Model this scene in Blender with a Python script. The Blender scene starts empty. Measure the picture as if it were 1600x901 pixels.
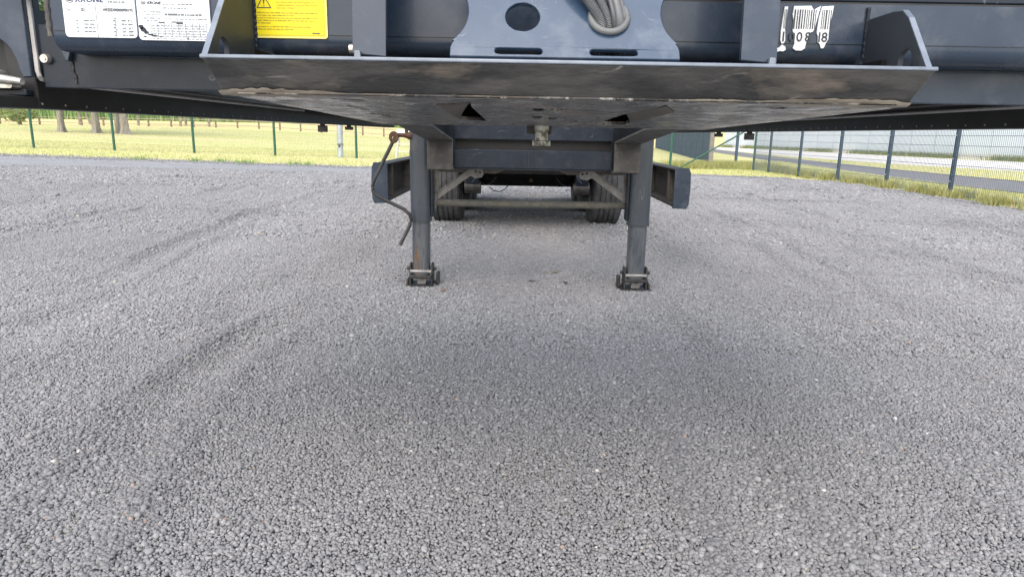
import bpy, bmesh, math, random
import numpy as np
from mathutils import Vector, Matrix
from mathutils.geometry import tessellate_polygon
random.seed(5); RNG = np.random.default_rng(5)
SC = bpy.context.scene
COL = SC.collection
# ------------------------------------------------------------------ camera
CAM_POS = Vector((-0.088, 0.0, 1.08))
pitch = math.atan((450.5-210)/1067); roll = 0.0185; yaw = math.atan(-8/1067)
F = Vector((math.sin(yaw)*math.cos(pitch), math.cos(yaw)*math.cos(pitch), -math.sin(pitch)))
Rt = F.cross(Vector((0, 0, 1))).normalized(); Up = Rt.cross(F)
R2 = Rt*math.cos(roll)+Up*math.sin(roll); U2 = Up*math.cos(roll)-Rt*math.sin(roll)
cam = bpy.data.cameras.new('camera'); cam.sensor_width = 36; cam.lens = 36*1067/1600
cam.clip_start = 0.05; cam.clip_end = 2000
camo = bpy.data.objects.new('camera', cam); COL.objects.link(camo)
camo.matrix_world = Matrix(((R2.x, U2.x, -F.x, CAM_POS.x), (R2.y, U2.y, -F.y, CAM_POS.y), (R2.z, U2.z, -F.z, CAM_POS.z), (0, 0, 0, 1)))
SC.camera = camo
# ------------------------------------------------------------------ sky, sun, exposure
SUN_EL, SUN_AZ = math.radians(45), math.radians(-168)      # azimuth from +Y towards +X: veiled sun behind the camera, a little left
w = bpy.data.worlds.new('World'); SC.world = w; w.use_nodes = True
nt = w.node_tree; nt.nodes.clear()
sky = nt.nodes.new('ShaderNodeTexSky'); sky.sky_type = 'NISHITA'; sky.sun_disc = False
sky.sun_elevation = SUN_EL; sky.sun_rotation = SUN_AZ; sky.air_density = 1.0; sky.dust_density = 4.0; sky.ozone_density = 1.0
bg = nt.nodes.new('ShaderNodeBackground'); bg.inputs['Strength'].default_value = 0.09
wo = nt.nodes.new('ShaderNodeOutputWorld')
nt.links.new(sky.outputs[0], bg.inputs['Color']); nt.links.new(bg.outputs[0], wo.inputs['Surface'])
sl = bpy.data.lights.new('sun', 'SUN'); sl.energy = 1.5; sl.angle = math.radians(140); sl.color = (1.0, 0.99, 0.975)
so = bpy.data.objects.new('sun', sl); COL.objects.link(so)
sd = Vector((math.sin(SUN_AZ)*math.cos(SUN_EL), math.cos(SUN_AZ)*math.cos(SUN_EL), math.sin(SUN_EL)))
so.rotation_euler = (-sd).to_track_quat('-Z', 'Y').to_euler()
SC.view_settings.view_transform = 'Standard'; SC.view_settings.look = 'None'; SC.view_settings.gamma = 1
SC.view_settings.use_curve_mapping = False
SC.view_settings.exposure = 1.3
# ------------------------------------------------------------------ materials
def rgba(c): return (c[0], c[1], c[2], 1)
def mat(name, c, rough=0.5, metal=0.0, c2=None, scale=8.0, detail=6, lo=0.4, hi=0.65, stretch=(1, 1, 1), bump=0.0, bscale=60, coat=0.0, scratch=None,
        dust=None, dscale=3.0, dlo=.5, dhi=.75, rvar=0.0, spec=0.5):
    """Principled paint / metal: colour c, patches of c2, a second layer of dust, fine relief."""
    m = bpy.data.materials.new(name); m.use_nodes = True; t = m.node_tree; N = t.nodes; L = t.links
    b = N['Principled BSDF']; b.inputs['Roughness'].default_value = rough; b.inputs['Metallic'].default_value = metal
    b.inputs['Base Color'].default_value = rgba(c); b.inputs['Coat Weight'].default_value = coat; b.inputs['Coat Roughness'].default_value = .12
    b.inputs['Specular IOR Level'].default_value = spec
    tc = N.new('ShaderNodeTexCoord'); mp = N.new('ShaderNodeMapping'); mp.inputs['Scale'].default_value = stretch
    L.new(tc.outputs['Object'], mp.inputs['Vector'])
    def noise(s, d=detail, r=.6):
        n = N.new('ShaderNodeTexNoise'); n.inputs['Scale'].default_value = s; n.inputs['Detail'].default_value = d; n.inputs['Roughness'].default_value = r
        L.new(mp.outputs[0], n.inputs['Vector']); return n
    def ramp(src, a, z):
        r = N.new('ShaderNodeMapRange'); r.inputs['From Min'].default_value = a; r.inputs['From Max'].default_value = z
        L.new(src, r.inputs['Value']); return r.outputs[0]
    col = None
    if c2 is not None:
        n = noise(scale); mx = N.new('ShaderNodeMix'); mx.data_type = 'RGBA'
        mx.inputs['A'].default_value = rgba(c); mx.inputs['B'].default_value = rgba(c2)
        L.new(ramp(n.outputs['Fac'], lo, hi), mx.inputs['Factor']); col = mx.outputs['Result']
        if rvar:
            rr = N.new('ShaderNodeMapRange'); rr.inputs['From Min'].default_value = .3; rr.inputs['From Max'].default_value = .7
            rr.inputs['To Min'].default_value = max(0.02, rough-rvar); rr.inputs['To Max'].default_value = min(1, rough+rvar)
            n3 = noise(scale*2.3); L.new(n3.outputs['Fac'], rr.inputs['Value']); L.new(rr.outputs[0], b.inputs['Roughness'])
    if dust is not None:
        n2 = noise(dscale, 8, .65); mx2 = N.new('ShaderNodeMix'); mx2.data_type = 'RGBA'
        mx2.inputs['B'].default_value = rgba(dust)
        if col is not None: L.new(col, mx2.inputs['A'])
        else: mx2.inputs['A'].default_value = rgba(c)
        L.new(ramp(n2.outputs['Fac'], dlo, dhi), mx2.inputs['Factor']); col = mx2.outputs['Result']
    if scratch is not None:      # (colour, scale, width, mask threshold): thin wandering scrape lines
        ns = noise(scratch[1], 3, .5); ms = N.new('ShaderNodeMath'); ms.operation = 'SUBTRACT'; ms.inputs[1].default_value = .5; L.new(ns.outputs['Fac'], ms.inputs[0])
        ma = N.new('ShaderNodeMath'); ma.operation = 'ABSOLUTE'; L.new(ms.outputs[0], ma.inputs[0])
        rl = N.new('ShaderNodeMapRange'); rl.inputs['From Min'].default_value = 0; rl.inputs['From Max'].default_value = scratch[2]; rl.inputs['To Min'].default_value = 1; rl.inputs['To Max'].default_value = 0; L.new(ma.outputs[0], rl.inputs['Value'])
        nm = noise(scratch[1]*.9+1.7, 5, .6); rk = ramp(nm.outputs['Fac'], scratch[3], scratch[3]+.08)
        mu = N.new('ShaderNodeMath'); mu.operation = 'MULTIPLY'; L.new(rl.outputs[0], mu.inputs[0]); L.new(rk, mu.inputs[1])
        mx3 = N.new('ShaderNodeMix'); mx3.data_type = 'RGBA'; mx3.inputs['B'].default_value = rgba(scratch[0])
        if col is not None: L.new(col, mx3.inputs['A'])
        else: mx3.inputs['A'].default_value = rgba(c)
        L.new(mu.outputs[0], mx3.inputs['Factor']); col = mx3.outputs['Result']
    if col is not None: L.new(col, b.inputs['Base Color'])
    if bump:
        nb = noise(bscale, 5); bp = N.new('ShaderNodeBump'); bp.inputs['Strength'].default_value = bump; bp.inputs['Distance'].default_value = .004
        L.new(nb.outputs['Fac'], bp.inputs['Height']); L.new(bp.outputs[0], b.inputs['Normal'])
    return m
M = {}
M['paint'] = mat('slate_paint', (.012, .018, .029), .30, c2=(.018, .025, .038), scale=5, scratch=((.13, .14, .15), 6, .006, .53), coat=.05, dust=(.062, .066, .072), dscale=9, dlo=.55, dhi=.95, rvar=.10, bump=.05, bscale=200, spec=.28)
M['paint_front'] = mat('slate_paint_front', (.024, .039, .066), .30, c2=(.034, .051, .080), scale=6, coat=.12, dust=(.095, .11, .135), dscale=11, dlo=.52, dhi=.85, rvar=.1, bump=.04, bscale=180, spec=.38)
M['gusset'] = mat('satin_gusset_paint', (.030, .037, .048), .5, c2=(.042, .05, .062), scale=6, dust=(.12, .12, .12), dscale=12, dlo=.55, dhi=.85, spec=.35)
M['bracket'] = mat('scuffed_bracket_paint', (.030, .058, .105), .22, c2=(.042, .073, .122), scale=7, coat=.5, dust=(.11, .14, .185), dscale=14, dlo=.5, dhi=.8, rvar=.1, spec=.6, scratch=((.24, .27, .32), 16, .008, .55))
M['paint_leg'] = mat('leg_paint', (.034, .045, .060), .34, c2=(.048, .059, .075), scale=4, scratch=((.2, .2, .2), 9, .006, .55), coat=.2, dust=(.17, .16, .15), dscale=11, dlo=.58, dhi=.9, stretch=(1, 1, .3), rvar=.1)
M['leg_inner'] = mat('worn_leg_tube', (.075, .09, .11), .3, metal=.3, c2=(.13, .14, .15), scale=10, dust=(.23, .13, .05), dscale=7, dlo=.60, dhi=.72, stretch=(2.2, 2.2, .5), rvar=.12)
M['black'] = mat('black_steel', (.012, .012, .013), .45, c2=(.022, .022, .023), scale=12, dust=(.06, .055, .05), dscale=16, dlo=.6, dhi=.9)
M['black_dusty'] = mat('dusty_black_iron', (.016, .016, .017), .5, c2=(.05, .047, .043), scale=18, dust=(.16, .14, .12), dscale=22, dlo=.58, dhi=.82)
M['edge'] = mat('painted_light_edge', (.50, .49, .47), .3, c2=(.40, .39, .38), scale=20, dust=(.3, .27, .22), dscale=30, dlo=.58, dhi=.8)  # rail flange edge, colour paled to stand for light caught along it
M['lipedge'] = mat('worn_bright_edge', (.20, .235, .29), .28, c2=(.15, .18, .225), scale=25, metal=.3, spec=.8)
M['brown'] = mat('dusty_brown_steel', (.050, .047, .044), .55, c2=(.085, .078, .070), scale=9, dust=(.15, .138, .122), dscale=24, dlo=.52, dhi=.8, bump=.2, bscale=90)
M['hanger'] = mat('dusty_hanger_plate', (.20, .187, .168), .7, c2=(.13, .122, .11), scale=12, bump=.2)
M['ramp'] = mat('brown_ramp', (.075, .062, .050), .6, c2=(.12, .10, .082), scale=14, stretch=(2, .6, 1), bump=.2)
M['flange'] = mat('dusty_flange', (.115, .105, .092), .6, c2=(.065, .061, .056), scale=8, dust=(.19, .175, .152), dscale=30, dlo=.5, dhi=.8, stretch=(1, .35, 1), bump=.15, bscale=60)
M['zinc'] = mat('zinc_plate', (.32, .318, .31), .42, metal=.15, c2=(.2, .197, .19), scale=14, dust=(.15, .14, .12), dscale=30, dlo=.55, dhi=.8)
M['shaft'] = mat('muddy_shaft', (.13, .127, .116), .7, c2=(.185, .178, .14), scale=34, dust=(.10, .095, .085), dscale=20, dlo=.5, dhi=.75, bump=.3, bscale=120)
M['silver'] = mat('silver_bolt', (.62, .61, .58), .3, metal=.7, c2=(.42, .39, .34), scale=60)
M['chrome'] = mat('greasy_kingpin_steel', (.42, .42, .41), .28, metal=.8, c2=(.12, .11, .1), scale=40, lo=.45, hi=.6)
M['rust'] = mat('rusty_iron', (.10, .048, .028), .8, c2=(.05, .032, .025), scale=30, dust=(.16, .075, .035), dscale=40, bump=.4, bscale=150)
M['crank'] = mat('crank_steel', (.028, .029, .031), .4, c2=(.05, .05, .05), scale=16, dust=(.09, .08, .07), dscale=24)
M['rubber'] = mat('tyre_rubber', (.05, .052, .056), .75, c2=(.085, .088, .094), scale=16, dust=(.16, .16, .157), dscale=10, dlo=.5, dhi=.85, bump=.2, bscale=120)
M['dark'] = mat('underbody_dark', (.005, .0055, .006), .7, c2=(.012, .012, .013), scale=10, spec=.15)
M['conduit'] = mat('grey_conduit', (.115, .122, .13), .38, c2=(.145, .152, .16), scale=30)
M['conduit_dark'] = mat('slate_cable', (.08, .085, .095), .35)
M['grommet'] = mat('grey_rubber_grommet', (.15, .158, .162), .5, c2=(.115, .122, .126), scale=20)
M['label_white'] = mat('white_label_film', (.72, .76, .785), .5, c2=(.74, .79, .82), scale=20, dust=(.35, .29, .22), dscale=30, dlo=.64, dhi=.85)
M['label_yellow'] = mat('yellow_label_film', (.86, .73, .01), .35)
M['label_yellow_rim'] = mat('pale_yellow_rim', (.88, .80, .22), .35)
M['ink'] = mat('dark_ink', (.03, .035, .05), .5)
M['ink_blue'] = mat('navy_ink', (.02, .035, .12), .5)
M['ink_grey'] = mat('grey_ink', (.12, .14, .155), .5)
M['ink_ochre'] = mat('faded_ochre_ink', (.36, .28, .02), .5)
M['green_post'] = mat('green_powder_coat', (.016, .085, .058), .45, c2=(.02, .10, .07), scale=9)
M['green_wire'] = mat('green_wire', (.10, .17, .12), .5)
M['blue_post'] = mat('anthracite_blue_coat', (.028, .058, .095), .45, c2=(.035, .068, .11), scale=8)
M['wire'] = mat('anthracite_wire', (.10, .14, .18), .5)
M['galv'] = mat('galvanised_pipe', (.48, .54, .60), .4, metal=.3, c2=(.36, .41, .46), scale=7)
M['alu'] = mat('aluminium', (.6, .62, .66), .35, metal=.5)
M['wood'] = mat('weathered_wood', (.16, .125, .09), .85, c2=(.25, .2, .15), scale=10, bump=.3)
M['rail_wood'] = mat('pale_rail_wood', (.36, .31, .24), .85, c2=(.27, .22, .17), scale=6)
M['bark'] = mat('tree_bark', (.30, .275, .24), .9, c2=(.17, .15, .13), scale=5, stretch=(3, 3, .6), bump=.8, bscale=9)
M['screen'] = mat('slate_blue_screen', (.075, .100, .145), .9, c2=(.088, .115, .16), scale=2, spec=.05)
M['screen_post'] = mat('grey_brown_post', (.22, .2, .19), .7, c2=(.16, .15, .14), scale=4)
M['pale_wall'] = mat('pale_blue_cladding', (.62, .68, .71), .5, c2=(.68, .73, .75), scale=.4)
M['asphalt'] = mat('old_asphalt', (.17, .165, .175), .9, c2=(.21, .205, .21), scale=2.5, bump=.3, bscale=80)
M['concrete'] = mat('pale_concrete', (.62, .60, .57), .9, c2=(.70, .68, .65), scale=.8)
M['amber'] = mat('faded_reflector', (.09, .05, .008), .4)

def leafmat(name, cols, rough=.6, trans=.3):
    m = bpy.data.materials.new(name); m.use_nodes = True; t = m.node_tree; N = t.nodes; L = t.links
    b = N['Principled BSDF']; b.inputs['Roughness'].default_value = rough; b.inputs['Specular IOR Level'].default_value = .2
    g = N.new('ShaderNodeAttribute'); g.attribute_name = 'shade'
    r = N.new('ShaderNodeValToRGB'); r.color_ramp.elements[0].color = rgba(cols[0]); r.color_ramp.elements[-1].color = rgba(cols[-1])
    for i, c in enumerate(cols[1:-1]):
        e = r.color_ramp.elements.new((i+1)/(len(cols)-1)); e.color = rgba(c)
    L.new(g.outputs['Fac'], r.inputs['Fac']); L.new(r.outputs[0], b.inputs['Base Color'])
    tr = N.new('ShaderNodeBsdfTranslucent'); L.new(r.outputs[0], tr.inputs['Color'])
    mx = N.new('ShaderNodeMixShader'); mx.inputs[0].default_value = trans
    L.new(b.outputs[0], mx.inputs[1]); L.new(tr.outputs[0], mx.inputs[2]); L.new(mx.outputs[0], N['Material Output'].inputs['Surface'])
    return m
M['leaf'] = leafmat('oak_leaf', [(.04, .075, .02), (.08, .13, .035), (.12, .18, .05)])
M['bush'] = leafmat('bush_leaf', [(.16, .20, .07), (.26, .30, .12), (.36, .38, .19)])
M['corn'] = leafmat('corn_leaf', [(.17, .29, .09), (.25, .38, .14), (.34, .46, .2)])
M['grass'] = leafmat('mown_grass', [(.34, .41, .15), (.58, .58, .27), (.74, .69, .42)])
M['verge'] = leafmat('rough_verge', [(.22, .28, .08), (.42, .42, .16), (.58, .5, .26)])

def ground_mat():
    m = bpy.data.materials.new('hay_field'); m.use_nodes = True; t = m.node_tree; N = t.nodes; L = t.links
    b = N['Principled BSDF']; b.inputs['Roughness'].default_value = .95; b.inputs['Specular IOR Level'].default_value = .1
    tc = N.new('ShaderNodeTexCoord'); mp = N.new('ShaderNodeMapping'); mp.inputs['Scale'].default_value = (.35, 1, 1); L.new(tc.outputs['Object'], mp.inputs['Vector'])
    def nz(s, d=7):
        n = N.new('ShaderNodeTexNoise'); n.inputs['Scale'].default_value = s; n.inputs['Detail'].default_value = d; n.inputs['Roughness'].default_value = .65
        L.new(mp.outputs[0], n.inputs['Vector']); return n
    def mixc(a, bb, fac, lo, hi):
        r = N.new('ShaderNodeMapRange'); r.inputs['From Min'].default_value = lo; r.inputs['From Max'].default_value = hi; L.new(fac, r.inputs['Value'])
        x = N.new('ShaderNodeMix'); x.data_type = 'RGBA'; L.new(r.outputs[0], x.inputs['Factor'])
        for k, v in (('A', a), ('B', bb)):
            if isinstance(v, tuple): x.inputs[k].default_value = rgba(v)
            else: L.new(v, x.inputs[k])
        return x.outputs['Result']
    c = mixc((.64, .59, .32), (.50, .52, .22), nz(.12).outputs['Fac'], .38, .6)
    c = mixc(c, (.64, .56, .32), nz(.9).outputs['Fac'], .52, .75)
    c = mixc(c, (.24, .30, .08), nz(3.5).outputs['Fac'], .58, .8)
    sx = N.new('ShaderNodeSeparateXYZ'); L.new(tc.outputs['Object'], sx.inputs[0])
    c = mixc(c, (.70, .58, .28), sx.outputs['Y'], 58, 70)          # ripe crop beyond the rail fence
    L.new(c, b.inputs['Base Color'])
    return m
M['field'] = ground_mat()

def gravel_ground_mat():
    m = bpy.data.materials.new('grey_gravel_bed'); m.use_nodes = True; t = m.node_tree; N = t.nodes; L = t.links
    b = N['Principled BSDF']; b.inputs['Roughness'].default_value = .9; b.inputs['Specular IOR Level'].default_value = .2
    tc = N.new('ShaderNodeTexCoord')
    v = N.new('ShaderNodeTexVoronoi'); v.inputs['Scale'].default_value = 48; L.new(tc.outputs['Object'], v.inputs['Vector'])
    r = N.new('ShaderNodeValToRGB'); r.color_ramp.elements[0].color = (.39, .397, .41, 1); r.color_ramp.elements[1].color = (.213, .218, .227, 1)
    r.color_ramp.elements[0].position = .25; r.color_ramp.elements[1].position = .75
    L.new(v.outputs['Distance'], r.inputs['Fac'])
    n = N.new('ShaderNodeTexNoise'); n.inputs['Scale'].default_value = 1.4; n.inputs['Detail'].default_value = 8; n.inputs['Roughness'].default_value = .7
    L.new(tc.outputs['Object'], n.inputs['Vector'])
    mr = N.new('ShaderNodeMapRange'); mr.inputs['From Min'].default_value = .3; mr.inputs['From Max'].default_value = .7
    mr.inputs['To Min'].default_value = .86; mr.inputs['To Max'].default_value = 1.12; L.new(n.outputs['Fac'], mr.inputs['Value'])
    x = N.new('ShaderNodeMix'); x.data_type = 'RGBA'; x.blend_type = 'MULTIPLY'; x.inputs['Factor'].default_value = 1
    L.new(r.outputs[0], x.inputs['A']); L.new(mr.outputs[0], x.inputs['B'])
    hs = N.new('ShaderNodeHueSaturation'); hs.inputs['Saturation'].default_value = 1
    cv = N.new('ShaderNodeSeparateColor'); L.new(v.outputs['Color'], cv.inputs[0])
    m2 = N.new('ShaderNodeMapRange'); m2.inputs['To Min'].default_value = .72; m2.inputs['To Max'].default_value = 1.28; L.new(cv.outputs[0], m2.inputs['Value'])
    L.new(m2.outputs[0], hs.inputs['Value']); L.new(x.outputs['Result'], hs.inputs['Color']); L.new(hs.outputs[0], b.inputs['Base Color'])
    bp = N.new('ShaderNodeBump'); bp.inputs['Strength'].default_value = .8; bp.inputs['Distance'].default_value = .012; bp.invert = True
    L.new(v.outputs['Distance'], bp.inputs['Height']); L.new(bp.outputs[0], b.inputs['Normal'])
    return m
M['gravel_bed'] = gravel_ground_mat()

def stone_mat():
    m = bpy.data.materials.new('grey_chippings'); m.use_nodes = True; t = m.node_tree; N = t.nodes; L = t.links
    b = N['Principled BSDF']; b.inputs['Roughness'].default_value = .8; b.inputs['Specular IOR Level'].default_value = .3
    a = N.new('ShaderNodeAttribute'); a.attribute_type = 'INSTANCER'; a.attribute_name = 'shade'
    r = N.new('ShaderNodeValToRGB'); cr = r.color_ramp
    cr.elements[0].color = (.152, .156, .163, 1); cr.elements[0].position = 0
    cr.elements[1].color = (.58, .56, .52, 1); cr.elements[1].position = 1
    for p, c in ((.3, (.218, .221, .228)), (.6, (.279, .282, .289)), (.9, (.373, .377, .385)), (.965, (.38, .387, .398)), (.975, (.36, .27, .22)), (.985, (.40, .35, .28))):
        e = cr.elements.new(p); e.color = rgba(c)
    L.new(a.outputs['Fac'], r.inputs['Fac'])
    tc = N.new('ShaderNodeTexCoord'); n = N.new('ShaderNodeTexNoise'); n.inputs['Scale'].default_value = 2.5; n.inputs['Detail'].default_value = 4
    L.new(tc.outputs['Object'], n.inputs['Vector'])
    mr = N.new('ShaderNodeMapRange'); mr.inputs['From Min'].default_value = .3; mr.inputs['From Max'].default_value = .7; mr.inputs['To Min'].default_value = .85; mr.inputs['To Max'].default_value = 1.12
    L.new(n.outputs['Fac'], mr.inputs['Value'])
    x = N.new('ShaderNodeMix'); x.data_type = 'RGBA'; x.blend_type = 'MULTIPLY'; x.inputs['Factor'].default_value = 1
    L.new(r.outputs[0], x.inputs['A']); L.new(mr.outputs[0], x.inputs['B']); L.new(x.outputs['Result'], b.inputs['Base Color'])
    return m
M['stone'] = stone_mat()

def plate_mat():
    """Greasy worn underside of the coupling plate: grey steel, brown dirt, pale scrapes, black grease."""
    m = mat('worn_plate_steel', (.042, .042, .045), .30, metal=.1, c2=(.075, .073, .071), scale=6, lo=.35, hi=.7, stretch=(1.2, .8, 1), dust=(.12, .10, .082), dscale=5, dlo=.5, dhi=.72, rvar=.15, bump=.4, bscale=14)
    t = m.node_tree; N = t.nodes; L = t.links; b = N['Principled BSDF']
    src = b.inputs['Base Color'].links[0].from_socket
    tc = N.new('ShaderNodeTexCoord'); mp = N.new('ShaderNodeMapping'); mp.inputs['Scale'].default_value = (1.5, .75, 1); mp.inputs['Rotation'].default_value = (0, 0, .15)
    L.new(tc.outputs['Object'], mp.inputs['Vector'])
    def layer(src, col, s, lo, hi, d=9, dist=1.2):
        n = N.new('ShaderNodeTexNoise'); n.inputs['Scale'].default_value = s; n.inputs['Detail'].default_value = d; n.inputs['Roughness'].default_value = .7; n.inputs['Distortion'].default_value = dist
        L.new(mp.outputs[0], n.inputs['Vector'])
        r = N.new('ShaderNodeMapRange'); r.inputs['From Min'].default_value = lo; r.inputs['From Max'].default_value = hi; L.new(n.outputs['Fac'], r.inputs['Value'])
        x = N.new('ShaderNodeMix'); x.data_type = 'RGBA'; L.new(r.outputs[0], x.inputs['Factor']); L.new(src, x.inputs['A']); x.inputs['B'].default_value = rgba(col); return x.outputs['Result']
    c = layer(src, (.22, .21, .20), 9, .53, .62)
    # pale rubbed bands along both long sides, broken up by noise
    sx = N.new('ShaderNodeSeparateXYZ'); L.new(tc.outputs['Object'], sx.inputs[0])
    ab = N.new('ShaderNodeMath'); ab.operation = 'ABSOLUTE'; L.new(sx.outputs['X'], ab.inputs[0])
    n = N.new('ShaderNodeTexNoise'); n.inputs['Scale'].default_value = 5; n.inputs['Detail'].default_value = 9; n.inputs['Roughness'].default_value = .75
    mp2 = N.new('ShaderNodeMapping'); mp2.inputs['Scale'].default_value = (2.4, .6, 1); mp2.inputs['Rotation'].default_value = (0, 0, .12); L.new(tc.outputs['Object'], mp2.inputs['Vector']); L.new(mp2.outputs[0], n.inputs['Vector'])
    ad = N.new('ShaderNodeMath'); ad.operation = 'MULTIPLY_ADD'; L.new(n.outputs['Fac'], ad.inputs[0]); ad.inputs[1].default_value = .55; L.new(ab.outputs[0], ad.inputs[2])
    rr = N.new('ShaderNodeMapRange'); rr.inputs['From Min'].default_value = .77; rr.inputs['From Max'].default_value = .86; L.new(ad.outputs[0], rr.inputs['Value'])
    x = N.new('ShaderNodeMix'); x.data_type = 'RGBA'; L.new(rr.outputs[0], x.inputs['Factor']); L.new(c, x.inputs['A']); x.inputs['B'].default_value = rgba((.44, .385, .32)); c = x.outputs['Result']
    c = layer(c, (.010, .009, .008), 6.5, .51, .565)
    c = layer(c, (.13, .07, .04), 3.5, .55, .68)
    c = layer(c, (.42, .40, .37), 11, .57, .63)
    L.new(c, b.inputs['Base Color'])
    return m
M['plate'] = plate_mat()
M['plate_rim'] = mat('scraped_rim', (.50, .45, .36), .6, c2=(.30, .26, .21), scale=9, stretch=(.5, 2, 2), dust=(.14, .11, .085), dscale=16, dlo=.5, dhi=.7, bump=.3, bscale=40)
M['lip'] = mat('grey_lip_paint', (.034, .034, .035), .34, c2=(.095, .091, .087), scale=7, lo=.42, hi=.62, stretch=(.8, 2, 2.4), coat=.1, dust=(.20, .168, .135), dscale=4.2, dlo=.52, dhi=.68, rvar=.15, bump=.9, bscale=16, scratch=((.34, .325, .30), 3.6, .016, .51))

# ------------------------------------------------------------------ mesh helpers
class MB:
    def __init__(s): s.v = []; s.f = []
    def add(s, vs, fs):
        o = len(s.v); s.v += [tuple(p) for p in vs]; s.f += [tuple(i+o for i in f) for f in fs]; return s
    def box(s, x0, x1, y0, y1, z0, z1):
        return s.add([(x0, y0, z0), (x1, y0, z0), (x1, y1, z0), (x0, y1, z0), (x0, y0, z1), (x1, y0, z1), (x1, y1, z1), (x0, y1, z1)],
                     [(0, 3, 2, 1), (4, 5, 6, 7), (0, 1, 5, 4), (1, 2, 6, 5), (2, 3, 7, 6), (3, 0, 4, 7)])
    def prism(s, loops, fn, a, b):
        """Extrude a 2-D polygon (loops[0]) with holes (loops[1:]); fn(u, v, w) -> point, w from a to b."""
        if not isinstance(loops[0][0], (tuple, list)): loops = [loops]
        tris = tessellate_polygon([[Vector((p[0], p[1], 0)) for p in lp] for lp in loops])
        flat = [p for lp in loops for p in lp]; n = len(flat)
        vs = [fn(p[0], p[1], a) for p in flat]+[fn(p[0], p[1], b) for p in flat]
        fs = [tuple(t) for t in tris]+[tuple(i+n for i in reversed(t)) for t in tris]
        o = 0
        for lp in loops:
            k = len(lp)
            for i in range(k):
                j = (i+1) % k; fs.append((o+i, o+j, o+j+n, o+i+n))
            o += k
        return s.add(vs, fs)
    def tube(s, path, r, n=10, rf=None, cap=True):
        P = [Vector(p) for p in path]; up = Vector((0.13, .2, 1)).normalized(); rings = []
        for i, p in enumerate(P):
            d = (P[min(i+1, len(P)-1)]-P[max(i-1, 0)]).normalized()
            a = d.cross(up)
            if a.length < .05: a = d.cross(Vector((1, 0, 0)))
            a.normalize(); bb = d.cross(a).normalized(); rr = rf(i) if rf else r
            rings.append([p+(a*math.cos(2*math.pi*k/n)+bb*math.sin(2*math.pi*k/n))*rr for k in range(n)])
        vs = [q for g in rings for q in g]; fs = []
        for i in range(len(P)-1):
            for k in range(n):
                fs.append((i*n+k, i*n+(k+1) % n, (i+1)*n+(k+1) % n, (i+1)*n+k))
        if cap: fs.append(tuple(reversed(range(n)))); fs.append(tuple((len(P)-1)*n+k for k in range(n)))
        return s.add(vs, fs)
    def cyl(s, p, q, r, n=16): return s.tube([p, q], r, n)
    def lathe(s, prof, c, axis='x', n=40):
        """prof: (along, radius) pairs."""
        vs = []
        for a, r in prof:
            for k in range(n):
                t = 2*math.pi*k/n
                o = (a, r*math.cos(t), r*math.sin(t)) if axis == 'x' else (r*math.cos(t), r*math.sin(t), a)
                vs.append((c[0]+o[0], c[1]+o[1], c[2]+o[2]))
        m = len(prof); fs = [(i*n+k, i*n+(k+1) % n, (i+1)*n+(k+1) % n, (i+1)*n+k) for i in range(m-1) for k in range(n)]
        return s.add(vs, fs)
    def build(s, name, material, parent=None, bevel=0, smooth=False, seg=2):
        me = bpy.data.meshes.new(name); me.from_pydata(s.v, [], s.f); me.validate()
        bm = bmesh.new(); bm.from_mesh(me); bmesh.ops.recalc_face_normals(bm, faces=bm.faces); bm.to_mesh(me); bm.free()
        me.materials.append(M[material] if isinstance(material, str) else material)
        o = bpy.data.objects.new(name, me); COL.objects.link(o); o.parent = parent
        if bevel:
            md = o.modifiers.new('bevel', 'BEVEL'); md.width = bevel; md.segments = seg; md.limit_method = 'ANGLE'; md.angle_limit = math.radians(35)
        if smooth or bevel:
            me.polygons.foreach_set('use_smooth', [True]*len(me.polygons))
            try: me.set_sharp_from_angle(angle=math.radians(38))
            except Exception: pass
        return o
def XZ(u, v, w): return (u, w, v)      # polygon in X-Z, extruded along Y
def YZ(u, v, w): return (w, u, v)      # polygon in Y-Z, extruded along X
def XY(u, v, w): return (u, v, w)
def thing(name, label, cat, loc=(0, 0, 0), group=None):
    o = bpy.data.objects.new(name, None); COL.objects.link(o); o.location = loc; o['label'] = label; o['category'] = cat
    if group: o['group'] = group
    return o
def tag(o, label=None, cat=None, group=None, kind=None):
    for k, v in (('label', label), ('category', cat), ('group', group), ('kind', kind)):
        if v: o[k] = v
    return o
def copy_obj(o, parent, **kw):
    c = o.copy(); COL.objects.link(c); c.parent = parent
    for k, v in kw.items(): setattr(c, k, v)
    return c
def rrect(x0, x1, z0, z1, r, n=5):
    P = []
    for cx, cz, a in ((x1-r, z0+r, -90), (x1-r, z1-r, 0), (x0+r, z1-r, 90), (x0+r, z0+r, 180)):
        P += [(cx+r*math.cos(math.radians(a+90*k/n)), cz+r*math.sin(math.radians(a+90*k/n))) for k in range(n+1)]
    return P
def circ(cx, cy, rx, ry=None, n=24): return [(cx+rx*math.cos(-2*math.pi*k/n), cy+(ry or rx)*math.sin(-2*math.pi*k/n)) for k in range(n)]
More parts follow.
